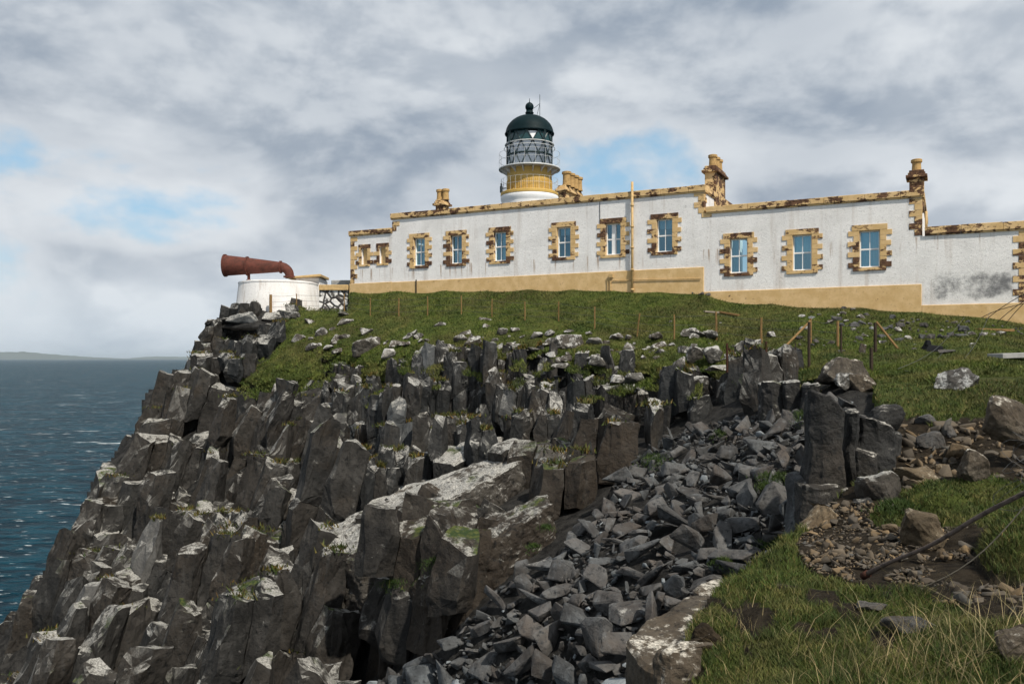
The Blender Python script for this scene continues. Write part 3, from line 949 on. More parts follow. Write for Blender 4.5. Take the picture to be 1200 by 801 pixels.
BL = [
 (1045, 512, 46, 44, 'pillar', 'dark rounded boulder sitting on the rock columns', 'w', 13.2),
 (1000, 447, 66, 34, 'near_rock', 'broad grey-brown boulder behind the pillar at the fence corner', 'w', None),
 (996, 456, 34, 22, 'boulder', 'white-lichened lump in front of the broad grey-brown boulder', 'w', None),
 (1012, 458, 34, 24, 'near_rock', 'knobbly brown rock beside the short rusty post', 'w', None),
 (1127, 456, 46, 30, 'mottled', 'boulder with black and white lichen standing alone on the grass', 'w', None),
 (1190, 520, 64, 66, 'near_rock', 'large brown overhanging boulder at the frame edge of the soil bank', 'w', 11.6),
 (1150, 566, 42, 48, 'near_rock', 'pointed pale-topped boulder in the soil bank', 'w', None),
 (1086, 642, 50, 54, 'brown_rock', 'ochre-brown boulder standing on the gravel', 'w', None),
 (962, 630, 56, 42, 'brown_rock', 'brown wedge-shaped boulder leaning at the pillar foot', 'w', 10.4),
 (1045, 625, 22, 12, 'brown_rock', 'small flat brown rock between the two ochre boulders', 'w', None),
 (1040, 600, 62, 52, 'slab', 'tilted grey slab with pale lichen right of the pillar group', 'slab', 11.0),
 (1088, 498, 28, 14, 'grey_slab', 'pale grey flat rock stuck under the turf edge', 'w', None),
 (1093, 525, 30, 22, 'grey_slab', 'grey wedge of rock on the bare soil bank', 'w', None),
 (1118, 512, 15, 16, 'grey_slab', 'small bluish angular stone on the bare soil bank', 'w', None),
 (1128, 536, 30, 20, 'brown_rock', 'mossy brown stone low on the soil bank', 'w', None),
 (1146, 545, 18, 30, 'brown_rock', 'upright ochre stone in the soil bank', 'w', None),
 (1105, 556, 24, 14, 'brown_rock', 'ochre stone above the mossy hummock', 'w', None),
 (1080, 565, 50, 18, 'brown_rock', 'long layered ochre ledge above the mossy hummock', 'w', None),
 (1100, 628, 10, 8, 'gravel', 'rounded yellow pebble by the rusty pole', 'w', None),
 (1106, 655, 16, 14, 'brown_rock', 'square ochre stone beside the rusty pole', 'w', None),
 (1076, 676, 16, 9, 'grey_slab', 'grey chip of slate lying on the gravel', 'w', None),
 (1150, 708, 15, 8, 'gravel', 'flat brown pebble at the gravel edge', 'w', None),
 (1188, 720, 10, 10, 'boulder', 'white pebble near the dark boulder', 'w', None),
 (1198, 775, 48, 40, 'near_rock', 'dark and pale boulder in the near grass at the frame edge', 'w', None),
 (1070, 742, 64, 22, 'grey_slab', 'flat grey rock half buried in the near grass', 'w', None),
 (1025, 716, 42, 10, 'grey_slab', 'thin slate edge flush with the near turf', 'w', None),
 (836, 425, 26, 24, 'boulder', 'right one of the paired white-lichened boulders on the crest', 'w', None),
 (816, 425, 22, 24, 'boulder', 'left one of the paired white-lichened boulders on the crest', 'w', None),
 (667, 408, 38, 20, 'boulder', 'largest lichened outcrop in the middle of the slope', 'w', None),
 (697, 405, 22, 12, 'boulder', 'lichened outcrop beside the largest one on the slope', 'w', None),
 (428, 416, 36, 26, 'boulder', 'stepped grey outcrop on the slope below the cottage corner', 'w', None),
 (553, 408, 26, 18, 'boulder', 'jagged lichened outcrop low on the slope', 'w', None),
 (797, 432, 20, 18, 'boulder', 'lichened rock left of the paired boulders', 'w', None),
 (820, 462, 36, 26, 'crag', 'grey rounded block in the rock face below the paired boulders', 'w', 24.5),
 (745, 449, 26, 15, 'boulder', 'round white-crusted rock at the cliff edge', 'w', None),
 (700, 428, 20, 15, 'boulder', 'white-topped rock above the dark turf hollow', 'w', None),
 (850, 434, 40, 7, 'slab', 'flat bare slab right of the paired boulders', 'w', None),
 (284, 379, 40, 17, 'crag', 'broad dark boulder under the foghorn drum, middle of three', 'w', 42.4),
 (256, 384, 34, 16, 'crag', 'dark boulder at the very tip of the headland under the foghorn', 'w', 42.6),
 (318, 377, 34, 14, 'crag', 'flat dark boulder under the foghorn drum beside the first fence posts', 'w', 42.6),
 (1060, 582, 40, 28, 'pillar', 'dark angular block wedged between the pillar group and the soil bank', 'w', 11.9),
 (1016, 622, 34, 20, 'pillar', 'dark angular block at the foot of the pillar group facing the gravel', 'w', 10.6),
]
MATS = M
for i, (px, py, w, h, m, lab, k, Z) in enumerate(BL):
    if lab is None: continue
    boulder(px, py, w, h, MATS[m], lab, 200 + i, Z=Z, depth=.8, sub=3 if w > 30 else 2, tilt=(-14 if k == 'slab' else 0))
# the big lichen-blotched ledge at the edge of the near bank
def ledge(top, drop, mat, label, seed, amp=.3):
    T = np.array([at(*p) for p in top]); c = T.mean(0)
    bm = bmesh.new(); n = len(T)
    rows = []
    for f, k in ((0, 1.0), (.3, 1.04), (1, 1.0)):
        rows.append([bm.verts.new(Vector(c + (p - c) * [k, k, 1] - np.array([0, 0, drop * f]))) for p in T])
    for a, b in zip(rows[:-1], rows[1:]):
        for k in range(n): bm.faces.new((a[k], a[(k + 1) % n], b[(k + 1) % n], b[k]))
    bm.faces.new(rows[0]); bm.faces.new(rows[-1][::-1])
    bmesh.ops.recalc_face_normals(bm, faces=bm.faces)
    bmesh.ops.triangulate(bm, faces=[f for f in bm.faces if len(f.verts) > 4])
    bmesh.ops.translate(bm, verts=bm.verts, vec=-Vector(c))
    me = bpy.data.meshes.new('ledge_rock'); bm.to_mesh(me); bm.free()
    o = link_mesh('ledge_rock', me, mat, None, c)
    bv = o.modifiers.new('bevel', 'BEVEL'); bv.width = .035; bv.segments = 1; bv.limit_method = 'ANGLE'; bv.angle_limit = RAD(22)
    tr = o.modifiers.new('sub', 'SUBSURF'); tr.subdivision_type = 'SIMPLE'; tr.levels = 5; tr.render_levels = 5
    rough_up(o, amp)
    return tag(o, label, 'rock')


ledge([(376, 624, 23.0), (432, 592, 23.4), (500, 566, 23.9), (556, 543, 24.6), (606, 531, 24.6), (612, 541, 23.4), (570, 562, 22.4), (524, 588, 21.5), (470, 616, 20.9), (430, 642, 20.7), (392, 652, 21.4)], 1.6, M['slab'], 'long pale lichen-covered rock slab slanting across the middle of the cliff', 321, .75)
ledge([(470, 664, 19.4), (520, 634, 19.6), (572, 606, 19.6), (640, 580, 19.8), (650, 590, 18.9), (596, 622, 18.2), (548, 652, 17.8), (500, 682, 17.9)], 1.8, M['ledge'], 'brown slanting rock shelf running below the pale slab towards the scree', 322, .75)
ledge([(262, 712, 23.0), (300, 684, 23.4), (340, 668, 23.2), (362, 676, 22.2), (330, 700, 21.6), (290, 724, 21.7)], 1.6, M['slab'], 'smaller pale lichened slab low on the cliff', 323, .6)
ledge([(733, 748, 7.1), (752, 728, 7.5), (778, 716, 7.7), (812, 722, 7.5), (818, 745, 7.1), (800, 772, 6.7), (782, 792, 6.45), (748, 770, 6.8)], 1.5, M['near_rock'], 'steep ledge rock with a banded face and cream lichen spots, lowest of the rim', 303)
ledge([(782, 712, 7.9), (806, 694, 8.3), (842, 700, 8.1), (850, 716, 7.7), (826, 732, 7.4), (800, 726, 7.5)], .9, M['near_rock'], 'middle ledge rock with large cream lichen blotches above the gully', 302)
ledge([(812, 690, 8.5), (836, 676, 8.9), (872, 680, 8.7), (880, 692, 8.4), (850, 702, 8.1), (826, 698, 8.3)], .8, M['near_rock'], 'topmost pale-crusted ledge rock at the rim of the near turf', 301)
boulder(800, 815, 72, 62, M['near_rock'], 'rounded brown rock with white spots under the near ledge', 304, Z=6.0, sub=3, name='ledge_rock')
boulder(836, 768, 50, 38, M['soil'], 'dark crumbling earth overhang below the near turf', 311, Z=6.5, sub=3, name='earth_clod', sink=.1, cat='soil')

SMALL = [(711, 404, 10, 6), (645, 393, 14, 9), (667, 389, 13, 4), (723, 397, 17, 9), (737, 397, 9, 6), (589, 392, 14, 10), (603, 388, 13, 5), (605, 407, 12, 5), (625, 411, 17, 5), (655, 424, 10, 7), (658, 431, 26, 7), (757, 411, 13, 4), (754, 422, 8, 8), (715, 412, 10, 4), (780, 442, 16, 10), (725, 449, 18, 12),
 (545, 392, 15, 7), (516, 384, 17, 8), (568, 375, 17, 4), (572, 384, 14, 6), (598, 406, 12, 6), (403, 370, 17, 6), (405, 380, 20, 9), (540, 402, 22, 12), (525, 413, 20, 11), (376, 395, 17, 14), (362, 380, 16, 8), (397, 400, 19, 10), (390, 388, 10, 6), (345, 372, 14, 8), (470, 405, 12, 6), (455, 420, 18, 14), (436, 398, 9, 5), (500, 400, 8, 4), (385, 410, 14, 7), (640, 405, 10, 4), (690, 391, 8, 4), (612, 396, 8, 4), (580, 400, 9, 5), (875, 410, 12, 6), (905, 415, 18, 11), (885, 428, 16, 12), (925, 418, 9, 5), (786, 378, 5, 3), (845, 380, 5, 3), (760, 408, 6, 3), (350, 400, 18, 10), (365, 412, 20, 12), (480, 394, 9, 5), (865, 420, 20, 9), (770, 420, 9, 4)]
for _ in range(70):
    a = rng.uniform(360, 930); k = rng.rand() ** 2; SMALL.append((a, rng.uniform(392, 424) - 8 * (a < 420), 4 + 18 * k, 3 + 9 * k))
for i, (px, py, w, h) in enumerate(SMALL):
    boulder(px, py, w, h, M['boulder'], 'white-lichened stone poking out of the grass slope', 400 + i, 'lichened stones of the grass slope', name='field_stone', sub=1)
RUB = [(1003, 383, 13, 8), (1020, 381, 6, 4), (1047, 374, 9, 7), (1044, 385, 9, 6), (1053, 388, 9, 6), (1131, 388, 15, 8), (1130, 395, 17, 5), (1120, 380, 9, 5), (1082, 398, 11, 8), (1092, 397, 11, 7), (1065, 398, 10, 6), (1072, 410, 8, 3), (1113, 413, 26, 4), (1014, 396, 15, 6), (957, 401, 8, 5), (986, 413, 15, 4), (1000, 388, 8, 5), (1098, 402, 7, 4), (830, 347, 8, 5), (836, 348, 9, 6), (815, 344, 10, 4), (822, 346, 8, 5), (955, 357, 7, 4), (962, 358, 8, 4), (990, 362, 8, 4), (1000, 364, 8, 4)]
rr = np.random.RandomState(31)
for _ in range(110):
    a = rr.uniform(930, 1200); k = rr.rand() ** 2; RUB.append((a, rr.uniform(366 + (a - 965) * .07, 408), 3 + 10 * k, 2 + 5 * k))
for i, (px, py, w, h) in enumerate(RUB):
    boulder(px, py, w, h, M['boulder'] if i % 3 == 1 else M['grey_slab'], 'rubble stone scattered in the grass below the right half of the cottage wall', 500 + i, 'rubble stones below the cottage wall', name='rubble_stone', sub=1)


# ------------------------------------------------------------------ grass
def blades(P, hgt, wid, lean, r, seg2=False):
    n = len(P)
    yaw = r.uniform(0, 2 * np.pi, n); ly = r.uniform(0, 2 * np.pi, n)
    h = hgt * r.uniform(.55, 1.25, n); w = wid * r.uniform(.7, 1.3, n); le = lean * r.uniform(.2, 1.2, n) * h
    side = np.stack([np.cos(yaw), np.sin(yaw), 0 * yaw], -1) * (w / 2)[:, None]
    tip = P + np.stack([np.cos(ly) * le, np.sin(ly) * le, h], -1)
    if not seg2:
        V = np.stack([P - side, P + side, tip], 1).reshape(-1, 3)
        return V, np.arange(n * 3).reshape(-1, 3)
    mid = P + np.stack([np.cos(ly) * le * .35, np.sin(ly) * le * .35, h * .6], -1)
    V = np.stack([P - side, P + side, mid - side * .75, mid + side * .75, tip], 1).reshape(-1, 3)
    b = np.arange(n)[:, None] * 5
    T = np.concatenate([b + [0, 1, 3], b + [0, 3, 2], b + [2, 3, 4]])
    return V, T


def scatter(n, x0, x1, y0, y1, test, r):
    px = r.uniform(x0, x1, n); py = r.uniform(y0, y1, n)
    ok = test(px, py); return px[ok], py[ok]


def grass():
    r = np.random.RandomState(4)
    px, py = scatter(400000, 280, 1560, 333, 485, lambda a, b: is_grass(a, b) & inpoly(a, b, LAND), r)
    Z = depthA(px, py); P = np.stack([(px - 600) / F * Z, Z, CZ + (HY - py) / F * Z], -1)
    P[:, 2] += hill_bump(P, px) - .02
    # keep blades out of the wall
    wallz = 1 / (.01297 * ((px - 600) / 1000 + 1.964))
    ok = (P[:, 1] < wallz - .12) | (px < 405) | (px > 1206)
    P = P[ok]
    tall = .5 + fbm(P[:, 0] * .9, P[:, 1] * .9, 3, 66)
    V, T = blades(P, .085 * tall, .026 * (P[:, 1] / 30 + .3), 1.0, r)
    o = tri_mesh('meadow_grass', V, T, M['grass'])
    tag(o, 'short rough grass covering the slope below the cottage', 'grass', None, 'stuff')
    # near bank
    def t2(a, b):
        z = zoneB(a, b); return in_bank(a, b) & (z[..., 0] > .5) & (b > 440)
    px, py = scatter(300000, 720, 1560, 445, 900, t2, r)
    P = surf(px, py); P[:, 2] += bumpB(px, py, P) - .01
    tall = .45 + fbm(P[:, 0] * 1.6, P[:, 1] * 1.6, 3, 31) * 1.1
    hgt = np.where(py > 640, .062, .07) * tall
    V, T = blades(P, hgt, np.clip(.0009 * P[:, 1], .0035, .016), 1.1, r, True)
    o = tri_mesh('bank_grass', V, T, M['near_grass'])
    tag(o, 'green grass of the near bank', 'grass', None, 'stuff')
    # long straw-coloured stalks
    def t3(a, b): return in_bank(a, b) & (b > 690)
    px, py = scatter(1300, 740, 1300, 690, 900, t3, r)
    P = surf(px, py); P[:, 2] += bumpB(px, py, P)
    V, T = blades(P, .11, .0036, 1.4, r, True)
    q = r.normal(0, 1, (230, 2)) * [50, 24] + [1115, 765]
    P2 = surf(q[:, 0], q[:, 1]); P2[:, 2] += bumpB(q[:, 0], q[:, 1], P2)
    V2, T2 = blades(P2, .26, .0042, 1.7, r, True)
    q = r.normal(0, 1, (90, 2)) * [40, 24] + [1010, 775]
    P3 = surf(q[:, 0], q[:, 1]); V3, T3 = blades(P3, .24, .0045, 1.0, r, True)
    q = r.normal(0, 1, (150, 2)) * [26, 20] + [830, 740]
    ok = in_bank(q[:, 0], q[:, 1]); q = q[ok]
    P4 = surf(q[:, 0], q[:, 1]); V4, T4 = blades(P4, .14, .004, 1.0, r, True)
    V = np.vstack([V, V2, V3, V4]); n1 = len(P) * 5; n2 = n1 + len(P2) * 5; n3 = n2 + len(P3) * 5
    o = tri_mesh('dry_grass', V, np.vstack([T, T2 + n1, T3 + n2, T4 + n3]), M['dry_grass'])
    tag(o, 'long straw-coloured stalks in the near grass', 'grass', None, 'stuff')
    # turf thinning out over the top of the rock
    px, py = scatter(130000, 235, 960, 370, 490, lambda a, b: ~is_grass(a, b) & rockmask(a, b) & (is_grass(a, b - 16) | is_grass(a + 14, b - 8) | is_grass(a - 14, b - 8) | (is_grass(a, b - 34) & (fbm(a / 30., b / 16., 3, 15) > .6))) & (fbm(a / 16., b / 9., 3, 91) > .50), r)
    Z = DA(px, py) + .15; P = np.stack([(px - 600) / F * Z, Z, CZ + (HY - py) / F * Z], -1)
    V, T = blades(P, .12, .03, 1.0, r)
    o = tri_mesh('crest_grass', V, T, M['grass'])
    tag(o, 'ragged turf thinning out over the top of the cliff', 'grass', None, 'stuff')
    # tufts on ledges
    Ps = []
    for c, rad, px, py in ledge_spots:
        k = r.randint(15, 110)
        a = r.randn(k, 3) * [rad * .5, rad * .5, .03] + c
        Ps.append(a)
    if Ps:
        P = np.vstack(Ps)
        V, T = blades(P, .14, .05, .9, r)
        o = tri_mesh('ledge_plants', V, T, M['ledge_plant'])
        tag(o, 'tufts of green and rusty plants growing on the rock ledges', 'plants', None, 'stuff')
    # moss tufts in the gully
    Ps = []
    for px, py, w, h in [(765, 545, 22, 10), (842, 515, 10, 6), (905, 568, 26, 9), (950, 485, 14, 12), (935, 495, 10, 12), (975, 425, 20, 8), (940, 447, 16, 10), (885, 452, 20, 10), (1045, 606, 30, 12), (895, 580, 16, 8), (640, 625, 10, 5), (510, 665, 26, 14), (460, 690, 20, 8), (625, 648, 10, 5), (905, 645, 22, 10), (845, 668, 14, 6)]:
        k = int(22 * w)
        a = r.randn(k, 2) * [w * .4, h * .4] + [px, py]
        Z = DA(a[:, 0], a[:, 1]) if px < 1000 else DB(a[:, 0], a[:, 1])
        P = np.stack([(a[:, 0] - 600) / F * Z, Z, CZ + (HY - a[:, 1]) / F * Z], -1)
        P[:, 1] -= .1; P[:, 2] += .06 + .10 * np.exp(-((a[:, 0] - px) / w) ** 2 - ((a[:, 1] - py) / h) ** 2)
        Ps.append(P)
    P = np.vstack(Ps)
    V, T = blades(P, .07, .014, 1.0, r)
    o = tri_mesh('moss_tufts', V, T, M['moss']); tag(o, 'bright green moss patches in the scree gully', 'moss', None, 'stuff')


grass()


# ------------------------------------------------------------------ the cottage
KW = .01297; UV = 1.964
tv = np.array([.8912, -.4536, 0]); nv = np.array([-.4536, -.8912, 0])
def wz(px): return 1 / (KW * ((px - 600) / F + UV))
O = np.array([(411 - 600) / F * wz(411), wz(411), CZ])
def sp(px):
    Z = wz(px); return float((np.array([(px - 600) / F * Z, Z, CZ]) - O) @ tv)
def Wp(s, o, h): return O + tv * s + nv * o + np.array([0, 0, h])
def wbox(mb, s0, s1, o0, o1, h0, h1):
    """o is outwards from the wall plane"""
    return mb.hexa([Wp(s0, o1, h0), Wp(s1, o1, h0), Wp(s1, o0, h0), Wp(s0, o0, h0), Wp(s0, o1, h1), Wp(s1, o1, h1), Wp(s1, o0, h1), Wp(s0, o0, h1)])


class HouseMB(MB):
    pass


house = empty('cottage', Wp(0, 0, 0), 'long white keepers cottage with tan stone trim on the hilltop', 'house')
house.rotation_euler = (0, 0, 0)
rotz = math.atan2(tv[1], tv[0])


def hbuild(mb, name, mat, parent=None, **k):
    return mb.build(name, mat, parent or house, **k)


def hwall(mb, name, mat):
    """wall mesh whose local x axis runs along the wall (used by its material)"""
    me = bpy.data.meshes.new(name)
    R = Matrix.Rotation(-rotz, 3, 'Z')
    vs = [R @ (Vector(p) - Vector(O)) for p in mb.v]
    me.from_pydata(vs, [], mb.f)
    bm = bmesh.new(); bm.from_mesh(me); bmesh.ops.recalc_face_normals(bm, faces=bm.faces); bm.to_mesh(me); bm.free()
    o = link_mesh(name, me, mat, house); o.rotation_euler = (0, 0, rotz)
    return o


S0, S1, S2, S3, S4 = 0.0, sp(460), sp(825), sp(1080), sp(1203)
DEP = 7.5
HB = .3    # wall bottom (below the turf)
# windows: (px0, px1, sill, head)
winB = [(485, 498, 4.52, 5.87), (528, 541.4, 4.52, 5.87), (578.6, 593, 4.52, 5.87), (652.5, 668.6, 4.52, 5.87), (709.4, 727.2, 4.50, 5.87), (769.4, 787.9, 4.50, 5.89)]
winC = [(855, 876, 3.47, 4.87), (928.5, 951.3, 3.46, 4.86), (1006.8, 1031.2, 3.46, 4.86)]
winA = [(424, 430.5, 4.74, 5.55), (445, 452, 4.74, 5.55)]
secs = [(S0, S1, 6.2, 3.80, winA), (S1, S2, 6.86, 3.78, winB), (S2, S3, 5.95, 2.75, winC), (S3, S4, 4.52, 1.97, [])]
wall = MB(); TH = .42
for i, (a, b, top, pl, ws) in enumerate(secs):
    cur = a
    for (p0, p1, sl, hd) in ws:
        w0, w1 = sp(p0), sp(p1)
        wbox(wall, cur, w0, -TH, 0, HB, top)
        wbox(wall, w0, w1, -TH, 0, HB, sl); wbox(wall, w0, w1, -TH, 0, hd, top)
        cur = w1
    wbox(wall, cur, b, -TH, 0, HB, top)
# ends and back
wbox(wall, S0, S0 + TH, -DEP, -TH, HB, 6.2)
wbox(wall, S1, S1 + TH, -DEP, -TH, 6.0, 6.86)
wbox(wall, S2 - TH, S2, -DEP, -TH, HB, 6.86)
wbox(wall, S3 - TH, S3, -DEP, -TH, HB, 5.95)
wbox(wall, S4 - TH, S4, -DEP, -TH, HB, 4.52)
for (a, b, top, _, _) in secs: wbox(wall, a + TH, b - TH, -DEP, -DEP + TH, HB, top)
hwall(wall, 'wall', M['harl'])
pl = MB()
for (a, b, top, p, _) in secs: wbox(pl, a - (.05 if a == 0 else -.003), b + (.0 if b != S4 else .05), 0.001, .055, HB, p)
hbuild(pl, 'plinth', M['plinth'], bevel=.015)
cope = MB(); r = np.random.RandomState(3)
def cope_run(a, b, h0, h1):
    s = a
    while s < b - .01:
        e = min(b, s + r.uniform(1.0, 1.7))
        if b - e < .4: e = b
        j = r.uniform(-.006, .006)
        wbox(cope, s + .004, e - .004, -TH - .03, .09 + j, h0 + .06, h1 + j)
        wbox(cope, s + .004, e - .004, -TH - .01, .05 + j, h0, h0 + .058)
        s = e
cope_run(S0 - .09, S1 - .0, 6.2, 6.47); cope_run(S1 - .09, S2 + .09, 6.86, 7.16); cope_run(S2 + .1, S3 + .09, 5.95, 6.24); cope_run(S3 + .1, S4 + .09, 4.52, 4.85)
def cope_back(s, h0, h1):   # parapet returns running back
    wbox(cope, s - TH - .02, s + .09, -DEP, -TH - .035, h0 + .06, h1 - .004); wbox(cope, s - TH - .02, s + .05, -DEP, -TH - .035, h0, h0 + .058)
cope_back(S2, 6.86, 7.16); cope_back(S3, 5.95, 6.24); cope_back(S4, 4.52, 4.85)
wbox(cope, S1 - .09, S1 + TH, -DEP, -TH - .035, 6.862, 7.156); wbox(cope, S0 - .09, S0 + TH, -DEP, -TH - .035, 6.202, 6.466)
hbuild(cope, 'parapet_coping', M['cope'], bevel=.012)
rf = MB()
for (a, b, top, _, _) in secs: wbox(rf, a + TH + .005, b - TH - .005, -DEP + TH, -TH - .005, top - .35, top - .2)
hbuild(rf, 'roof', M['roof'])
# quoins
def quoin(s_edge, sgn, h0, h1, o1=.018):
    q = MB(); h = h0; k = 0
    while h < h1 - .08:
        e = min(h + .235, h1); w = .42 if k % 2 else .24
        a, b = (s_edge - .02, s_edge + w) if sgn > 0 else (s_edge - w, s_edge + .02)
        wbox(q, a, b, -.42 if k % 2 == 0 else -.25, o1, h + .004, e - .004); h = e; k += 1
    hbuild(q, 'quoin', M['tan'], bevel=.008)
quoin(S0, 1, 3.82, 6.19); quoin(S1, 1, 6.3, 6.85); quoin(S2, -1, 6.0, 6.85); quoin(S3, -1, 4.55, 5.94); quoin(S4, -1, 1.99, 4.51)
hbuild(wbox(MB(), S2 - .10, S2 + .32, -.2, .019, 5.82, 6.0), 'kneeler_stone', M['tan'], bevel=.008)


def window(p0, p1, sill, head, style, curt, seed):
    r = np.random.RandomState(seed)
    a, b = sp(p0), sp(p1)
    root = Wp((a + b) / 2, 0, sill)
    s = MB()
    # surround: long and short blocks, lintel, sill
    n = 7; hh = (head - sill) / n
    for k in range(n):
        for sg in (-1, 1):
            w = (.40 if k % 2 == 0 else .22) + r.uniform(-.02, .02)
            lo, hi = sill + k * hh + .003, sill + (k + 1) * hh - .003
            if sg < 0: wbox(s, a - w, a - .001, -.002, .026 + r.uniform(0, .005), lo, hi)
            else: wbox(s, b + .001, b + w, -.002, .026 + r.uniform(0, .005), lo, hi)
    wbox(s, a - .26, b + .26, -.002, .034, head + .002, head + .22)
    wbox(s, a - .22, b + .22, -.002, .05, sill - .13, sill - .002)
    for q0, q1 in ((a, a + .012), (b - .012, b)): wbox(s, q0, q1, -.128, -.0025, sill + .002, head - .002)
    wbox(s, a + .013, b - .013, -.128, -.0025, head - .012, head - .001)
    sur = hbuild(s, 'surround', M['tan'], bevel=.006)
    f = MB(); t = .052; d0, d1 = -.22, -.13
    fr = hbuild(wbox(wbox(wbox(wbox(f, a, a + t, d0, d1, sill, head), b - t, b, d0, d1, sill, head), a + t, b - t, d0, d1, sill, sill + t), a + t, b - t, d0, d1, head - t, head), 'window', M['frame'], bevel=.006)
    m = MB(); mid = (sill + head) / 2; c = (a + b) / 2
    mw = .014 if style != 'double' else .10
    wbox(m, a + t, b - t, d0 + .012, d1 - .012, mid - .03, mid + .03)
    wbox(m, c - mw, c + mw, d0 + .02, d1 - .014, sill + t, mid - .035); wbox(m, c - mw, c + mw, d0 + .02, d1 - .014, mid + .035, head - t)
    m.build('glazing_bar', M['frame'], fr)
    g = MB(); g.add([Wp(a + t, -.185, sill + t), Wp(b - t, -.185, sill + t), Wp(b - t, -.185, head - t), Wp(a + t, -.185, head - t)], [(0, 1, 2, 3)])
    g.build('pane', M['glass'], fr)
    k = MB()
    for (u0, u1, v0, v1) in curt:
        x0, x1 = a + (b - a) * u0, a + (b - a) * u1; z0, z1 = sill + (head - sill) * v0, sill + (head - sill) * v1
        nn = 10
        for i in range(nn):
            f0, f1 = i / nn, (i + 1) / nn
            o0 = -.30 + .03 * math.sin(i * 1.9); o1 = -.30 + .03 * math.sin((i + 1) * 1.9)
            k.add([Wp(x0 + (x1 - x0) * f0, o0, z0), Wp(x0 + (x1 - x0) * f1, o1, z0), Wp(x0 + (x1 - x0) * f1, o1, z1), Wp(x0 + (x1 - x0) * f0, o0, z1)], [(0, 1, 2, 3)])
    if curt: k.build('curtain', M['curtain'], fr)


CUR = [[(.55, .66, 0, 1)], [(.1, .26, 0, 1)], [(.55, .92, 0, 1)], [(.1, .9, .75, 1)], [], [(.1, .9, .72, 1)], [(.08, .45, 0, 1)], [(.1, .92, .52, 1)], [(.1, .92, 0, 1)]]
for i, (w, c) in enumerate(zip(winB + winC, CUR)):
    window(*w, 'double' if i == 4 else 'sash', c, 60 + i)
for i, (p0, p1, sl, hd) in enumerate(winA):
    a, b = sp(p0), sp(p1); s = MB(); r2 = np.random.RandomState(90 + i)
    for k in range(4):
        h_ = (hd - sl) / 4
        for sg in (-1, 1):
            w = .36 if k % 2 == 0 else .18
            if sg < 0: wbox(s, a - w, a - .001, -.002, .028, sl + k * h_ + .003, sl + (k + 1) * h_ - .003)
            else: wbox(s, b + .001, b + w, -.002, .028, sl + k * h_ + .003, sl + (k + 1) * h_ - .003)
    wbox(s, a - .2, b + .2, -.002, .034, hd + .002, hd + .2); wbox(s, a - .16, b + .16, -.002, .045, sl - .1, sl - .002)
    hbuild(s, 'surround', M['tan'], bevel=.006)
    tag(hbuild(wbox(MB(), a, b, -.3, -.14, sl, hd), 'blind_window', M['blind']), 'blocked-up window filled with tan panel')


def chimney(s0, s1, o0, o1, h0, h1, pots, pot_h, pot_r, caph=.3):
    c = MB()
    wbox(c, s0, s1, o0, o1, h0, h1 - caph)
    wbox(c, s0 - .12, s1 + .12, o0 - .12, o1 + .12, h1 - caph, h1 - caph * .62)
    wbox(c, s0 - .05, s1 + .05, o0 - .05, o1 + .05, h1 - caph * .6, h1 - caph * .3)
    wbox(c, s0 - .01, s1 + .01, o0 - .01, o1 + .01, h1 - caph * .3, h1)
    ch = hbuild(c, 'chimney', M['chimney'], bevel=.015)
    for (s, o) in pots:
        R = pot_r
        MB().lathe([(R * 1.1, 0), (R * 1.1, .06), (R, .07), (R * .93, pot_h * .55), (R * .95, pot_h - .13), (R * 1.18, pot_h - .12), (R * 1.18, pot_h - .02), (R * .98, pot_h), (R * .8, pot_h), (R * .8, pot_h - .3), (0, pot_h - .3)], Wp(s, o, h1), 16).build('chimney_pot', M['pot'], ch, smooth=False)


def hgt(px, py, o):  # height of a pixel on a plane set back by -o from the wall
    P0 = at(px, py, 1.0) - np.array([0, 0, CZ]); 
    k = ((O - np.array([0, 0, CZ]) + nv * o) @ nv) / (P0 @ nv)
    P_ = P0 * k; return float((P_ - (O - np.array([0, 0, CZ]))) @ tv), float(P_[2])
# chimney near the low end
a, _ = hgt(508, 240, -2.2); b, _ = hgt(526, 240, -2.2); _, t_ = hgt(517, 233.5, -2.2); _, tp = hgt(517, 220.5, -2.2)
chimney(a + .12, b - .32, -2.75, -2.2, 6.4, t_, [((a + b) / 2 - .24, -2.48), ((a + b) / 2 + .10, -2.48)], tp - t_, .17)
# chimney group by the tower
a, _ = hgt(652, 230, -3.4); b, _ = hgt(669, 230, -3.4); _, t_ = hgt(657, 217, -3.4); _, tp = hgt(659, 200, -3.4)
chimney(a + .1, b - .3, -5.5, -3.4, 6.4, t_, [(a + .42, -3.7), (a + .42, -4.2), (a + .42, -4.7), (a + .42, -5.2)], tp - t_, .2)
# tall chimney on the step gable
a, _ = hgt(837, 200, -1.9); b, _ = hgt(849, 200, -1.9); _, t_ = hgt(842, 194, -1.9); _, tp = hgt(842, 179.5, -1.9)
chimney(S2 - .40, S2 + .075, -3.5, -1.7, 5.6, t_, [(S2 - .15, -2.1), (S2 - .15, -2.65), (S2 - .15, -3.15)], tp - t_, .17)
# chimney on the end gable
_, t_ = hgt(1073, 200, -.9); _, tp = hgt(1073, 185.5, -.9)
chimney(S3 - .44, S3 + .06, -1.5, -.75, 5.6, t_, [(S3 - .2, -1.12)], tp - t_, .17)
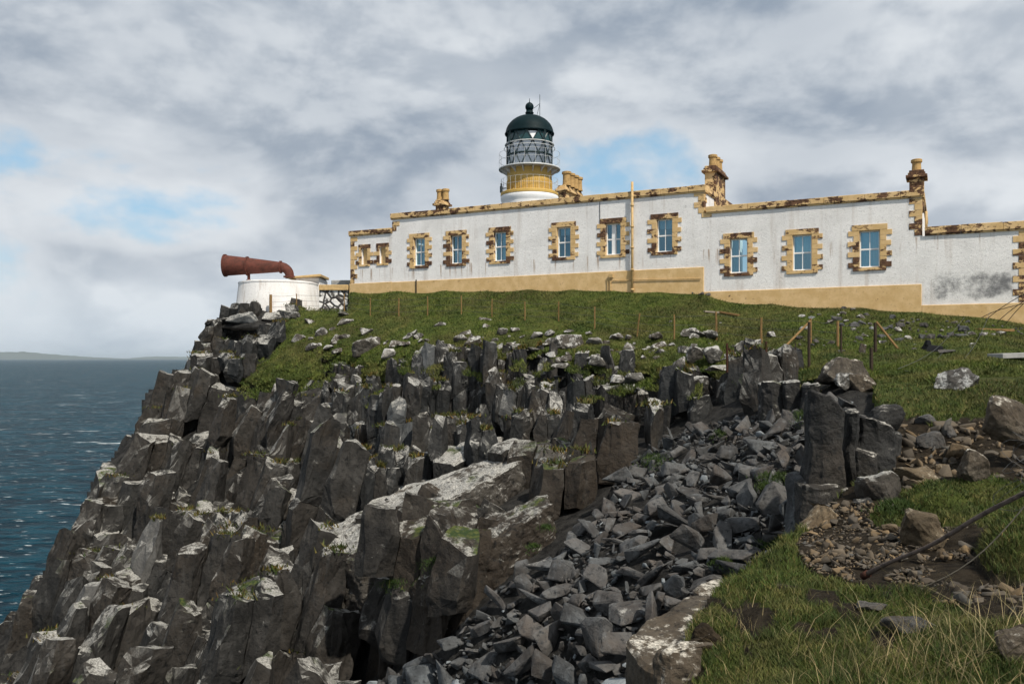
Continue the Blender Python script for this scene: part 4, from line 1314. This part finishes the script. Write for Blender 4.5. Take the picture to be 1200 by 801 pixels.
# downpipe, conduits, flue
dp = MB(); s_ = sp(742)
dp.tube([Wp(s_, .13, 2.4), Wp(s_, .13, 7.55)], .055, 10)
for h in (2.9, 3.75, 4.7, 5.6, 6.5): dp.tube([Wp(s_, .13, h), Wp(s_, .13, h + .09)], .075, 10)
hbuild(dp, 'downpipe', M['pipe'], smooth=True)
cd = MB(); s_ = sp(716)
cd.tube([Wp(s_, .09, 2.4), Wp(s_, .09, 3.55), ], .025, 6); cd.tube([Wp(s_ - .12, .09, 2.4), Wp(s_ - .12, .09, 3.45)], .02, 6); cd.tube([Wp(s_ + .1, .09, 3.38), Wp(sp(822), .09, 3.3)], .018, 6)
wbox(cd, s_ - .05, s_ + .13, .06, .16, 3.5, 3.66)
hbuild(cd, 'conduit', M['pipe'])
pp = MB(); pp.tube([Wp(S3 + .14, -.8, 4.7), Wp(S3 + .14, -.8, 5.55)], .05, 8); hbuild(pp, 'flue_pipe', M['pipe'], smooth=True)
ck = MB(); s_ = sp(703); ck.tube([Wp(s_, .012, 6.85), Wp(s_, .012, 6.08)], .012, 5); hbuild(ck, 'cable', M['black_plastic']); ck = MB(); s_ = sp(488.5); ck.tube([Wp(s_, .07, 3.2), Wp(s_, .07, 3.84)], .03, 6)
hbuild(ck, 'waste_pipe', M['black_plastic'])


# ------------------------------------------------------------------ the lighthouse
ZL = 60.0
LC = np.array([(620.5 - 600) / F * ZL, ZL, CZ]); s_ = ZL / F
def lh(py, k=.97): return (HY - py) * s_ * k
lig = empty('lighthouse', LC + [0, 0, -1], 'white and ochre lighthouse tower with dark green lantern dome', 'lighthouse')
R_ = lambda w: w * s_ / 2
TW = lambda prof, name, mat, **k: MB().lathe(prof, LC, 56).build(name, mat, lig, **k)
ZG, ZB, ZM, ZU, ZT = 11.6, 13.3, 14.17, 15.0, 15.72     # lower gallery, lantern base, its rings, its eaves
TW([(R_(66), -1), (R_(64.5), 10.85), (R_(64.7), 10.9), (R_(66.5), 11.02), (R_(67.6), 11.18), (R_(67.5), 11.32), (R_(66.5), 11.38), (0, 11.38)], 'tower', M['tower_white'], smooth=True)
TW([(R_(52), 11.37), (R_(67.8), 11.385), (R_(67.8), ZG - .05), (R_(66.8), ZG), (R_(52), ZG)], 'gallery_band', M['ochre'])
TW([(R_(52.5), ZG - .01), (R_(52.5), ZB - .06), (0, ZB - .06)], 'drum', M['ochre'])
TW([(R_(51), ZB - .09), (R_(72), ZB - .09), (R_(72.5), ZB - .05), (R_(72), ZB), (R_(50), ZB)], 'gallery_deck', M['rail'])
for k in range(16):
    a = 2 * math.pi * (k + .3) / 16; d = np.array([math.cos(a), math.sin(a), 0]); t = np.array([-d[1], d[0], 0]) * .035
    p = [LC + d * R_(52.6) + [0, 0, ZB - .45], LC + d * R_(52.6) + [0, 0, ZB - .1], LC + d * R_(69) + [0, 0, ZB - .1]]
    br = MB(); br.add([p[0] - t, p[1] - t, p[2] - t, p[0] + t, p[1] + t, p[2] + t], [(0, 1, 2), (5, 4, 3), (0, 2, 5, 3), (0, 3, 4, 1), (1, 4, 5, 2)])
    br.build('deck_bracket', M['rail'], lig)
def ring(mb, R, z, rad, seg=48):
    mb.tube([LC + [R * math.cos(2 * math.pi * k / seg), R * math.sin(2 * math.pi * k / seg), z] for k in range(seg + 1)], rad, 5, False)
def railing(R, z0, z1, name, n, mat, rad=.022, bars=2):
    m = MB()
    for i in range(bars): ring(m, R, z1 - (z1 - z0) * i / bars, rad)
    for k in range(n):
        a = 2 * math.pi * k / n; d = LC + [R * math.cos(a), R * math.sin(a), 0]
        m.tube([d + [0, 0, z0], d + [0, 0, z1]], rad * .9, 5)
    m.build(name, mat, lig)
railing(R_(71), ZB, 14.35, 'gallery_railing', 18, M['rail'], .011)
railing(R_(66.5), ZG, 12.52, 'gallery_railing', 30, M['rail'], .010)
# raised vertical ribs of the ochre drum
rb = MB()
for k in range(72):
    a = 2 * math.pi * k / 72; d = np.array([math.cos(a), math.sin(a), 0]); t = np.array([-d[1], d[0], 0]) * .03
    c0, c1 = LC + d * R_(52.2), LC + d * R_(53.6)
    rb.hexa([c0 - t + [0, 0, ZG + .01], c1 - t + [0, 0, ZG + .01], c1 + t + [0, 0, ZG + .01], c0 + t + [0, 0, ZG + .01], c0 - t + [0, 0, 12.4], c1 - t + [0, 0, 12.4], c1 + t + [0, 0, 12.4], c0 + t + [0, 0, 12.4]])
rb.build('drum_ribs', M['ochre'], lig)
# lantern
RL = R_(53.5)
lan = MB()
for z in (ZB + .04, ZM, ZU): ring(lan, RL, z, .055 if z == ZM else .045)
n = 12
def lp(k, z, R=RL): a = 2 * math.pi * k / n + .12; return LC + [R * math.cos(a), R * math.sin(a), z]
for (za, zb, ph) in ((ZB, ZM, 0), (ZM, ZU, .5), (ZU, ZT, 0)):
    for k in range(n):
        lan.tube([lp(k + ph, za), lp(k + .5 + ph, zb)], .034, 5); lan.tube([lp(k + ph, za), lp(k - .5 + ph, zb)], .034, 5)
for k in range(4):
    lan.tube([lp(k * 3 + 1, ZB, R_(57)), lp(k * 3 + 1, ZT, R_(57))], .045, 6)
lan.build('lantern_frame', M['iron'], lig)
ub = MB()
for k in range(n):   # closed upper tier, one pane left clear
    for (p, q_, r_) in (((k, ZU), (k + 1, ZU), (k + .5, ZT)), ((k + .5, ZT), (k - .5, ZT), (k, ZU))):
        a = 2 * math.pi * k / n + .12
        if q_[1] == ZT and abs((a - math.radians(272) + math.pi) % (2 * math.pi) - math.pi) < .2: continue
        ub.add([lp(p[0], p[1], RL * .985), lp(q_[0], q_[1], RL * .985), lp(r_[0], r_[1], RL * .985)], [(0, 1, 2)])
ub.build('blanking_panel', plain('green_panel', (.010, .050, .055), .3, 1.2, .5, .6), lig)
MB().lathe([(RL * .972, ZB), (RL * .972, ZU)], LC, n * 2).build('lantern_glass', M['clear_glass'], lig)
MB().lathe([(RL * .955, ZB + .02), (RL * .955, ZT - .1)], LC, 48).build('lantern_curtain', M['lantern_curtain'], lig, smooth=True)
wk = MB()
ring(wk, R_(59.5), ZU - .30, .022)
wk.lathe([(RL + .02, ZU - .05), (R_(58), ZU - .05), (R_(58), ZU + .0), (RL + .02, ZU + .0)], LC, 40)
wk.build('lantern_catwalk', M['rail'], lig)
dome = [(R_(54), ZT - .03), (R_(57.5), ZT - .02), (R_(58.2), ZT + .05), (R_(56.5), ZT + .14)]
zt = 17.1
for k in range(1, 13):
    a = k / 12 * math.pi / 2
    dome.append((max(R_(56) * math.cos(a), .22), ZT + .14 + (zt - ZT - .14) * math.sin(a) ** 1.1))
dome += [(.22, zt + .08), (.30, zt + .12), (.30, zt + .17), (.24, zt + .2), (.25, zt + .3)]
bz = lh(125.5, 1)
for k in range(0, 10):
    a = -math.pi / 2 * .7 + k / 9 * math.pi * .78
    dome.append((max(.30 * math.cos(a), .05), bz + .32 * math.sin(a)))
dome += [(.10, lh(120.3, 1)), (.03, lh(120, 1)), (.015, lh(115.5, 1)), (0, lh(115.4, 1))]
TW(dome, 'dome', M['dome'], smooth=True)
an = MB(); b = LC + [R_(24), -.2, 0]
an.tube([b + [0, 0, lh(140, 1)], b + [0, 0, lh(112, 1)]], .02, 5); an.tube([b + [0, 0, lh(122.5, 1)], b + [-.42, 0, lh(128, 1)]], .018, 5); an.tube([b + [0, 0, lh(123, 1)], b + [-.2, 0, lh(136, 1)]], .015, 5)
an.build('antenna', M['iron'], lig)
ld = MB(); c = LC + [-R_(66), -.25, 0]
ld.tube([c + [0, 0, ZG], c + [0, 0, ZG + .45]], .10, 8); ld.tube([c + [0, 0, ZG + .45], c + [0, 0, ZG + .65]], .06, 8); ld.tube([c + [0, 0, ZG + .3], c + [.45, 0, ZG + .33]], .04, 6)
ld.build('gallery_lamp', M['iron'], lig)

# ------------------------------------------------------------------ the foghorn
ZF = 46.5; fs = ZF / F
FC = at(326.5, 365, ZF); FC[2] = CZ
def fh(py): return (HY - py) * fs
fog = empty('foghorn_house', FC + [0, 0, fh(372)], 'round whitewashed foghorn base with tan roof edge at the cliff top', 'outbuilding')
Rf = 47 * fs
MB().lathe([(Rf * 1.06, 1.7), (Rf * 1.04, 2.4), (Rf * .955, 4.0), (Rf * .965, 4.01), (Rf * .965, 4.09), (Rf * .94, 4.1), (Rf * .9, 4.13), (0, 4.16)], FC, 64).build('wall', M['horn_wall'], fog, smooth=False)
def fbox(mb, px0, px1, y0, y1, d0, d1):
    x0 = (px0 - 600) * fs; x1 = (px1 - 600) * fs
    return mb.hexa([(x0, ZF + d0, CZ + fh(y1)), (x1, ZF + d0, CZ + fh(y1)), (x1, ZF + d1, CZ + fh(y1)), (x0, ZF + d1, CZ + fh(y1)), (x0, ZF + d0, CZ + fh(y0)), (x1, ZF + d0, CZ + fh(y0)), (x1, ZF + d1, CZ + fh(y0)), (x0, ZF + d1, CZ + fh(y0))])
fbox(MB(), 345, 373, 324.5, 372, .3, 2.4).build('wall', M['horn_wall'], fog, bevel=.03)
rfm = MB()
x0, x1 = (336 - 600) * fs, (376 - 600) * fs
rfm.hexa([(x0, ZF - .1, CZ + fh(326)), (x1, ZF - .1, CZ + fh(324)), (x1, ZF + 2.1, CZ + fh(324)), (x0, ZF + 2.1, CZ + fh(326)), (x0, ZF - .1, CZ + fh(324.5)), (x1, ZF - .1, CZ + fh(321)), (x1, ZF + 2.1, CZ + fh(321)), (x0, ZF + 2.1, CZ + fh(324.5))])
rfm.build('roof_slab', M['pipe'], fog, bevel=.02)
horn = empty('foghorn', at(318, 324, ZF), 'red rusty trumpet foghorn pointing out to sea', 'foghorn')
hz = CZ
def hp(px, py, d=0): return at(px, py, ZF) + [0, d, 0]
pts = [hp(263.5, 311), hp(266, 311.1), hp(290, 311.6), hp(310, 312.2), hp(329, 312.8)]
rad = [12.8, 12.6, 10.2, 8.2, 6.1]
for k in range(1, 8):
    a = k / 7 * math.pi / 2
    pts.append(hp(329 + 10.5 * math.sin(a), 312.8 + 10.5 * (1 - math.cos(a)))); rad.append(6.1 - .9 * k / 7)
pts.append(hp(339.5, 326)); rad.append(5.2)
mbh = MB().tube(pts, [q_ * fs * .96 for q_ in rad], 28, False)
inn = MB().tube(pts[:5], [q_ * fs * .93 for q_ in rad[:5]], 28, False)
mbh.add(inn.v, [f[::-1] for f in inn.f])
# rim joining the two skins
mbh.add([mbh.v[k] for k in range(28)] + [inn.v[k] for k in range(28)], [(k, (k + 1) % 28, 28 + (k + 1) % 28, 28 + k) for k in range(28)])
mbh.build('trumpet', M['rust'], horn, smooth=True)
fl = MB()
for (px, rr_) in ((264, 13.3), (290, 11.3), (329, 7.4)):
    y = 311 + (px - 263.5) / 65 * 1.8
    fl = MB(); fl.tube([hp(px - .9, y), hp(px + .9, y)], rr_ * fs, 28); fl.build('flange', M['rust'], horn)
fl = MB(); fl.tube([hp(339.5, 323.4), hp(339.5, 325)], 7.2 * fs, 24)
fl.build('flange', M['rust'], horn)
st = MB(); st.tube([hp(291.5, 321), hp(291.5, 330)], 1.7 * fs, 10); st.tube([hp(291.5, 327.5), hp(291.5, 329)], 3.0 * fs, 10); st.build('support', M['rust'], horn)
# rubble wall and stone pile between foghorn and cottage
rw = empty('rubble_wall', at(390, 362, 45.5), 'whitewashed rubble wall with tan coping between foghorn and cottage', 'wall')
def box3(px0, px1, y0, y1, Z, d):
    k = Z / F; x0, x1 = (px0 - 600) * k, (px1 - 600) * k; a0, a1 = CZ + (HY - y1) * k, CZ + (HY - y0) * k
    return MB().hexa([(x0, Z, a0), (x1, Z, a0), (x1, Z + d, a0), (x0, Z + d, a0), (x0, Z, a1), (x1, Z, a1), (x1, Z + d, a1), (x0, Z + d, a1)])
box3(374, 408, 340, 372, 43.6, .5).build('masonry', M['rubble'], rw)
box3(373.5, 408, 333.5, 340, 43.5, .7).build('coping', M['pipe'], rw, bevel=.02)
box3(388, 411, 328, 334.5, 45.5, 1.6).build('back_coping', M['concrete'], rw, bevel=.04)

# ------------------------------------------------------------------ fence, stakes, poles, planks
fence = empty('wire_fence', surf1(655, 379), 'low post and wire fence crossing the grass slope', 'fence')
posts = [(317.3, 345, 364, .5), (347.5, 344, 362, 0), (403.5, 344, 364, 0), (434, 349, 368.5, 0), (467.5, 349, 371, 0), (501, 347, 369, 0), (540.5, 346, 369, 0), (576.7, 350, 372, 0), (615, 353, 375, 0), (654.7, 353, 378, 0), (697, 359, 384, 0), (746, 367, 393, -.12), (790, 368, 396, 0), (839.7, 365, 397.5, .02), (892.3, 372, 400.5, 0), (950, 373, 401, 0), (981.7, 376, 407, 0)]
tops = []
rp = np.random.RandomState(12)
for (px, y0, y1, lean) in posts:
    b = surf1(px, y1); Z = b[1]
    top = at(px, y0, Z); w = .022 + .008 * (px > 800)
    top[0] -= (0 if abs(lean) > .3 else lean) * 1.0
    if px == 317.3: w = .06
    m = MB(); m.tube([b + [0, 0, -.2], (b + top) / 2 + [rp.uniform(-.01, .01), 0, 0], top], [w * 1.3, w * 1.25, w * 1.2], 6)
    m.build('fence_post', M['post_wood'], fence)
    tops.append((b, top))
wr = MB()
for (b0, t0), (b1, t1) in zip(tops[:-1], tops[1:]):
    for f in (.25, .55, .9):
        a, c = b0 + (t0 - b0) * f, b1 + (t1 - b1) * f
        wr.tube([a, (a + c) / 2 - [0, 0, .03], c], .0055, 4, False)
wr.build('fence_wire', M['wire'], fence)


def stake(px, y0, y1, w, mat, label, struts=(), name='fence_stake', Z=None, lean=0):
    Z = Z or float(ground_depth(np.array(px, float), np.array(y1, float)))
    b = at(px, y1, Z); t = at(px + lean, y0, Z)
    root = empty(name, b, label, 'post')
    MB().tube([b - [0, 0, .2], t], [w, w * .9], 7).build('post', mat, root)
    for (xa, ya, xb, yb, zo, mm) in struts:
        MB().tube([at(xa, ya, Z), at(xb, yb, Z + zo)], w * .7, 6).build('strut', mm, root)
    return root


stake(852, 402, 449, .035, M['rust_dark'], 'rusty iron stake with two leaning struts on the rock edge', [(854, 408, 874, 448, .3, M['rust_dark']), (858, 410, 884, 449, -.5, M['rust_dark'])], Z=24.0)
stake(897.7, 400, 441, .035, M['rust_dark'], 'rusty iron stake standing alone by the rounded rock columns', Z=22.0)
stake(932, 402, 443, .018, M['dark_wood'], 'thin dark iron rod behind the gully columns', Z=21.5)
stake(948, 377, 429, .04, M['dark_wood'], 'tall black stake in front of the braced wooden post', Z=22.5)
stake(985.7, 381, 414, .03, M['dark_wood'], 'black stake next to the pale wooden fence post')
stake(1025.7, 378, 413, .05, M['dark_wood'], 'dark gate post braced by a brown leaning plank', [(1027, 377, 1056, 413, -.4, M['post_wood'])])
stake(1021, 407, 434, .045, M['dark_wood'], 'short rusty post sunk behind the knobbly brown rock')
Zb = float(ground_depth(np.array(950.), np.array(401.)))
MB().tube([at(949.5, 376, Zb - .1), at(916, 410, Zb - .9)], .035, 6).build('strut', M['post_wood'], fence)


def plank(px0, py0, px1, py1, t, mat, label, name='plank', cat='plank', wd=.2):
    a, b = surf1(px0, py0), surf1(px1, py1)
    a[2] += t * .35; b[2] += t * .35
    d = b - a; d /= np.linalg.norm(d); s = np.cross(d, [0, 0, 1.]); s /= np.linalg.norm(s); u = np.cross(s, d)
    s *= wd / 2; u *= t / 2
    m = MB().hexa([a - s - u, b - s - u, b + s - u, a + s - u, a - s + u, b - s + u, b + s + u, a + s + u])
    return tag(m.build(name, mat, None, bevel=.006), label, cat)


plank(825, 365.5, 842, 367, .07, M['grey_wood'], 'short pale weathered plank in the grass above the fence')
plank(843, 366, 866, 370, .07, M['post_wood'], 'brown plank lying end to end with the pale one above the fence')
plank(1145, 387, 1186, 388, .08, M['post_wood'], 'long brown plank lying in the rubble below the right wall')
plank(1166, 419, 1225, 417, .12, M['concrete'], 'flat pale concrete slab lying on the right of the grass', 'concrete_slab', 'slab', .5)
b = surf1(1096, 413)
m = MB(); k = .5
m.hexa([b + [-.28, 0, 0], b + [.28, .05, 0], b + [.30, .5, 0], b + [-.26, .5, 0], b + [-.16, .05, .22], b + [.26, .08, .18], b + [.24, .4, .20], b + [-.12, .4, .26]])
m.hexa([b + [-.20, .1, .2], b + [-.04, .1, .22], b + [-.04, .3, .22], b + [-.20, .3, .2], b + [-.16, .12, .36], b + [-.06, .12, .34], b + [-.06, .26, .33], b + [-.16, .26, .35]])
tag(m.build('tool_box', M['black_plastic'], None, bevel=.02, seg=2), 'small black box-like object lying in the grass', 'box')
b = at(1010, 414, 24.0)
m = MB(); m.hexa([b + [-.12, 0, -.1], b + [.08, 0, -.1], b + [.1, .1, -.1], b + [-.1, .1, -.1], b + [-.02, 0, .28], b + [.14, 0, .24], b + [.15, .1, .24], b + [0, .1, .3]])
tag(m.build('broken_slate', M['boulder'], None, bevel=.01), 'upright white splinter of stone behind the broad grey-brown boulder', 'rock')
# rusty pole on the near bank
pa = surf1(1012, 681) + [0, 0, .05]; pb = at(1240, 553, 5.9)
pole = empty('pole', pa, 'long rusty pole lying over the gravel towards the frame edge', 'pole')
pd = [pa + (pb - pa) * t for t in np.linspace(0, 1, 14)]
for i, p in enumerate(pd): p[2] += .05 * math.sin(i * .9) * .25 - .10 * math.sin(math.pi * i / 13) * .3
MB().tube(pd, [.024, .022] + [.017] * 12, 10).build('shaft', plain('rusty_bark', (.13, .10, .085), .85, 18, .85, .2, bump=.6), pole, smooth=True)
MB().tube([pa - (pb - pa) * .004, pa + (pb - pa) * .03], .034, 12).build('end_collar', M['rust_dark'], pole, smooth=True)
# old fence wire tangle
tw = MB(); r = np.random.RandomState(77)
c = at(1222, 548, 6.4)
for k in range(16):
    p = c + r.randn(3) * [.08, .1, .16]; pts = []
    for i in range(14):
        p = p + np.array([math.sin(i * .8 + k) * .07, math.cos(i * .7 + k * 2) * .06, math.sin(i * .55 + k * 1.3) * .07]); pts.append(p.copy())
    tw.tube(pts, .002, 4, False)
tag(tw.build('wire_tangle', M['wire'], None), 'tangle of old wire mesh hanging above the gravel at the frame edge', 'wire')
w2 = MB(); a0 = surf1(1082, 690) + [0, 0, .02]; a1 = at(1215, 575, 6.6)
w2.tube([a0 + (a1 - a0) * t - np.array([0, 0, .12 * math.sin(math.pi * t)]) for t in np.linspace(0, 1, 10)], .005, 6)
tag(w2.build('stick', M['grey_wood'], None), 'thin bent stick beside the rusty pole', 'stick')
# loose wires against the right-hand wall
ww = MB()
for (xa, ya, xb, yb) in ((1155, 375, 1215, 335), (1168, 378, 1222, 338), (1178, 380, 1226, 330), (1150, 372, 1212, 352)):
    A, B = at(xa, ya, 28.3), at(xb, yb, 27.5)
    ww.tube([A + (B - A) * t + np.array([0, 0, .22 * math.sin(math.pi * t) * (.5 - .5 * t)]) for t in np.linspace(0, 1, 9)], .011, 4, False)
tag(ww.build('loose_cables', M['black_plastic'], None), 'slack dark wires slanting up before the right end of the cottage', 'wires')
wf = MB()
for (xa, ya, za, xb, yb, zb) in ((1052, 432, 19.5, 1130, 372, 26), (1060, 434, 19.5, 1108, 408, 23), (1118, 430, 20, 1160, 366, 26)):
    A, B = at(xa, ya, za), at(xb, yb, zb)
    wf.tube([A + (B - A) * t - np.array([0, 0, .25 * math.sin(math.pi * t)]) for t in np.linspace(0, 1, 9)], .006, 4, False)
tag(wf.build('fallen_wires', M['wire'], None), 'fallen fence wires sagging over the grass hollow', 'wires')


# ------------------------------------------------------------------ sea, islands, haze
def sea_mat():
    N = material('sea_water')
    p = N.pos
    sw = N.noise(N.vmul(p, (.035, .075, 1)), 1.0, 5, .55, .6)
    ch = N.noise(N.vmul(p, (.16, .34, 1)), 1.0, 6, .6, .8)
    fi = N.noise(N.vmul(p, (.9, 1.5, 1)), 1.0, 5, .6)
    h = N.math('ADD', N.math('MULTIPLY', sw, 2.2), N.math('ADD', N.math('MULTIPLY', ch, .9), N.math('MULTIPLY', fi, .16)))
    col = N.mix(N.ramp(N.math('ADD', N.math('MULTIPLY', ch, .6), N.math('MULTIPLY', sw, .4)), .44, .57), (.001, .013, .023), (.006, .045, .068))
    big = N.noise(N.vmul(p, (.004, .012, 1)), 1.0, 4, .6)
    col = N.mix(N.math('MULTIPLY', N.ramp(big, .4, .65), .35), col, (.004, .034, .050))
    # foam crests
    crest = N.noise(N.vmul(p, (.05, .22, 1)), 1.0, 7, .62, 1.2)
    gate = N.noise(N.vmul(p, (.012, .03, 1)), 1.0, 3, .5)
    foam = N.math('MULTIPLY', N.ramp(crest, .615, .66), N.ramp(gate, .50, .58))
    f2 = N.math('MULTIPLY', N.ramp(N.noise(N.vmul(p, (.22, .7, 1)), 1.0, 4, .6), .635, .67), .65)
    foam = N.math('MAXIMUM', foam, f2)
    col = N.mix(foam, col, (.62, .66, .67))
    rough = N.mix(foam, (.32,) * 3, (.8,) * 3)
    m = finish(N, col, rough, h, 1.0, 2.0, .06)
    N.bs.inputs['IOR'].default_value = 1.15
    return m


xs = np.concatenate([-np.geomspace(58000, 30, 60), np.linspace(-25, 200, 8), np.geomspace(300, 58000, 16)])
ys = np.concatenate([[-60, 0], np.geomspace(30, 58000, 110)])
X, Y = np.meshgrid(xs, ys)
V = np.stack([X, Y, np.zeros_like(X)], -1).reshape(-1, 3)
h, w = X.shape; idx = np.arange(h * w).reshape(h, w)
q4 = np.stack([idx[:-1, :-1], idx[:-1, 1:], idx[1:, 1:], idx[1:, :-1]], -1).reshape(-1, 4)
sea = tri_mesh('sea', V, q4, sea_mat())
tag(sea, 'choppy dark teal sea with scattered whitecaps', 'sea', None, 'structure')


def island(name, prof, Z, label, deep):
    m = MB(); vs = []; fs_ = []
    n = len(prof)
    ext = []
    for i in range((n - 1) * 12 + 1):
        k = i / 12; j = min(int(k), n - 2); t = k - j
        ext.append((prof[j][0] + (prof[j + 1][0] - prof[j][0]) * t, prof[j][1] + (prof[j + 1][1] - prof[j][1]) * t))
    rows = [(-.6, 0), (-.3, .55), (0, 1), (.4, .7), (1, 0)]
    for (px, hh) in ext:
        for (d, f) in rows:
            z = hh * 1.55 * f * (1 + .12 * mnoise.noise(Vector((px * .13, d * 3, 2)))) + (-2 if f == 0 else 0)
            vs.append(((px - 600) / F * Z, Z + d * deep, z))
    for i in range(len(ext) - 1):
        for j in range(4):
            a = i * 5 + j; fs_.append((a, a + 1, a + 6, a + 5))
    m.add(vs, fs_); o = m.build(name, M['island'], None, smooth=True)
    return tag(o, label, 'island', None, 'structure')


island('island', [(-150, 60), (-80, 150), (-20, 205), (28, 215), (55, 160), (80, 110), (110, 60), (145, 25), (175, 10), (190, 0)], 38000., 'faint blue hilly island on the horizon', 1500.)
island('island', [(140, 0), (165, 70), (185, 95), (205, 85), (235, 75), (260, 60), (300, 20)], 44000., 'fainter low island on the horizon beside the headland', 1500.)

HAZE = True
if HAZE:
    N = material('sea_haze')
    for nd in list(N.t.nodes):
        if nd.type == 'BSDF_PRINCIPLED': N.t.nodes.remove(nd)
    pv = N.n('ShaderNodeVolumePrincipled', {'Color': (.80, .92, 1.0, 1), 'Density': 1.8e-5, 'Anisotropy': .2})
    N.l.new(pv.outputs[0], N.out.inputs['Volume'])
    hb = MB().hexa([(-60000, -200, -3), (60000, -200, -3), (60000, 60000, -3), (-60000, 60000, -3), (-60000, -200, 260), (60000, -200, 260), (60000, 60000, 260), (-60000, 60000, 260)])
    o = hb.build('haze', N.m, None); tag(o, 'thin sea haze over the water', 'haze', None, 'stuff')

# ------------------------------------------------------------------ sky, sun, camera
SUN_AZ = np.array([.42, -.60]); SUN_AZ = SUN_AZ / np.linalg.norm(SUN_AZ); EL = RAD(50)
sd_ = Vector((SUN_AZ[0] * math.cos(EL), SUN_AZ[1] * math.cos(EL), math.sin(EL)))
w = bpy.data.worlds.new('World'); sc.world = w; w.use_nodes = True
w.node_tree.nodes.clear(); N = NT(w.node_tree)
out = N.n('ShaderNodeOutputWorld')
sky = N.n('ShaderNodeTexSky', sky_type='NISHITA', sun_disc=False, sun_elevation=EL, sun_rotation=math.atan2(SUN_AZ[0], SUN_AZ[1]), altitude=30, air_density=1.0, dust_density=.8, ozone_density=2.0)
tc = N.n('ShaderNodeTexCoord').outputs['Generated']
s3 = N.n('ShaderNodeSeparateXYZ', {0: tc}); dx, dy, dz = s3.outputs
den = N.math('ADD', N.math('MAXIMUM', dz, 0.0), .30)
cx = N.math('DIVIDE', dx, den); cy = N.math('DIVIDE', dy, den)
cp = N.n('ShaderNodeCombineXYZ', {0: cx, 1: cy, 2: 3.7}).outputs[0]
az = N.math('ARCTAN2', dx, dy); el = N.math('ARCSINE', dz)
def gap(a0, e0, ra, re, amt):   # thin places in the deck, given as compass direction and height
    u = N.math('DIVIDE', N.math('SUBTRACT', az, RAD(a0)), RAD(ra)); v = N.math('DIVIDE', N.math('SUBTRACT', el, RAD(e0)), RAD(re))
    d = N.math('ADD', N.math('MULTIPLY', u, u), N.math('MULTIPLY', v, v))
    return N.math('MULTIPLY', N.ramp(d, 2.2, 0), amt)
def puff(lift, sx, sy, seed, det=12, rough=.57):
    v = N.n('ShaderNodeCombineXYZ', {0: N.math('MULTIPLY', az, sx), 1: N.math('MULTIPLY', N.math('ADD', el, lift), sy), 2: seed}).outputs[0]
    return N.noise(v, 1.0, det, rough, .15)
# broken cumulus, lit from above: a second sample a little higher gives tops and bases
a0 = puff(0, 5.2, 9.0, 6.3, 12, .53); a1 = puff(.024, 5.2, 9.0, 6.3, 8, .53)
big = puff(0, 2.0, 4.6, 9.1, 5, .5)
relief = N.ramp(N.math('SUBTRACT', a0, a1), -.105, .115)
holes = N.math('ADD', gap(-22.5, 8.6, 6, 1.8, .17), gap(10, 12.2, 10, 3.4, .16))
holes = N.math('ADD', holes, gap(-29, 12.5, 6, 2.0, .05))
cov = N.math('SUBTRACT', N.math('ADD', N.math('MULTIPLY', a0, .62), N.math('MULTIPLY', big, .38)), holes)
cov = N.math('ADD', cov, N.math('MULTIPLY', N.ramp(el, RAD(11), RAD(19)), .085))
cov = N.math('ADD', cov, N.math('MULTIPLY', N.ramp(el, RAD(8), RAD(2)), .05))
dens = N.ramp(cov, .335, .445)
thick = N.ramp(cov, .40, .66)
veil = N.noise(cp, 1.5, 10, .55, .2)
lit = N.math('ADD', N.math('MULTIPLY', relief, .52), N.math('MULTIPLY', N.ramp(big, .62, .36), .40))
lit = N.math('ADD', lit, N.math('MULTIPLY', N.ramp(veil, .3, .7), .08))
lit = N.math('ADD', lit, gap(-26, 3.0, 7, 1.5, .35), True)
cc = N.mix(lit, (2.45, 2.95, 3.65), (6.3, 6.6, 6.9))
cc = N.mix(N.math('MULTIPLY', N.ramp(thick, .5, 0), .55), cc, (6.4, 6.7, 7.0))
low = N.ramp(dz, .13, .01)
cc = N.mix(N.math('MULTIPLY', low, .45), cc, (5.2, 6.0, 6.7))
skyc = N.mix(.6, sky.outputs[0], (3.1, 5.3, 6.9))
fc = N.mix(dens, skyc, cc)
bg = N.n('ShaderNodeBackground', {0: fc, 1: .10}); N.l.new(bg.outputs[0], out.inputs[0])

L = bpy.data.lights.new('sun', 'SUN'); L.energy = 4.2; L.angle = RAD(1.0); L.color = (1, .93, .82)
lo = bpy.data.objects.new('sun', L); COL.objects.link(lo); lo.rotation_euler = sd_.to_track_quat('Z', 'Y').to_euler()
lo.location = (0, 0, 80)

cam = bpy.data.cameras.new('camera'); co = bpy.data.objects.new('camera', cam); COL.objects.link(co)
co.location = (0, 0, CZ); co.rotation_euler = (RAD(90), 0, 0)
cam.sensor_width = 36; cam.lens = 30.0; cam.shift_y = (HY - 400.5) / 1200; cam.clip_start = .1; cam.clip_end = 120000
sc.camera = co
sc.render.resolution_x = 1024; sc.render.resolution_y = 683
sc.view_settings.view_transform = 'Standard'; sc.view_settings.look = 'None'; sc.view_settings.gamma = 1; sc.view_settings.exposure = 0.28
sc.view_settings.use_curve_mapping = False
sc.render.engine = 'CYCLES'; sc.cycles.use_denoising = True; sc.cycles.max_bounces = 6
sc.cycles.volume_bounces = 0
sc.cycles.use_adaptive_sampling = True; sc.cycles.adaptive_threshold = .02
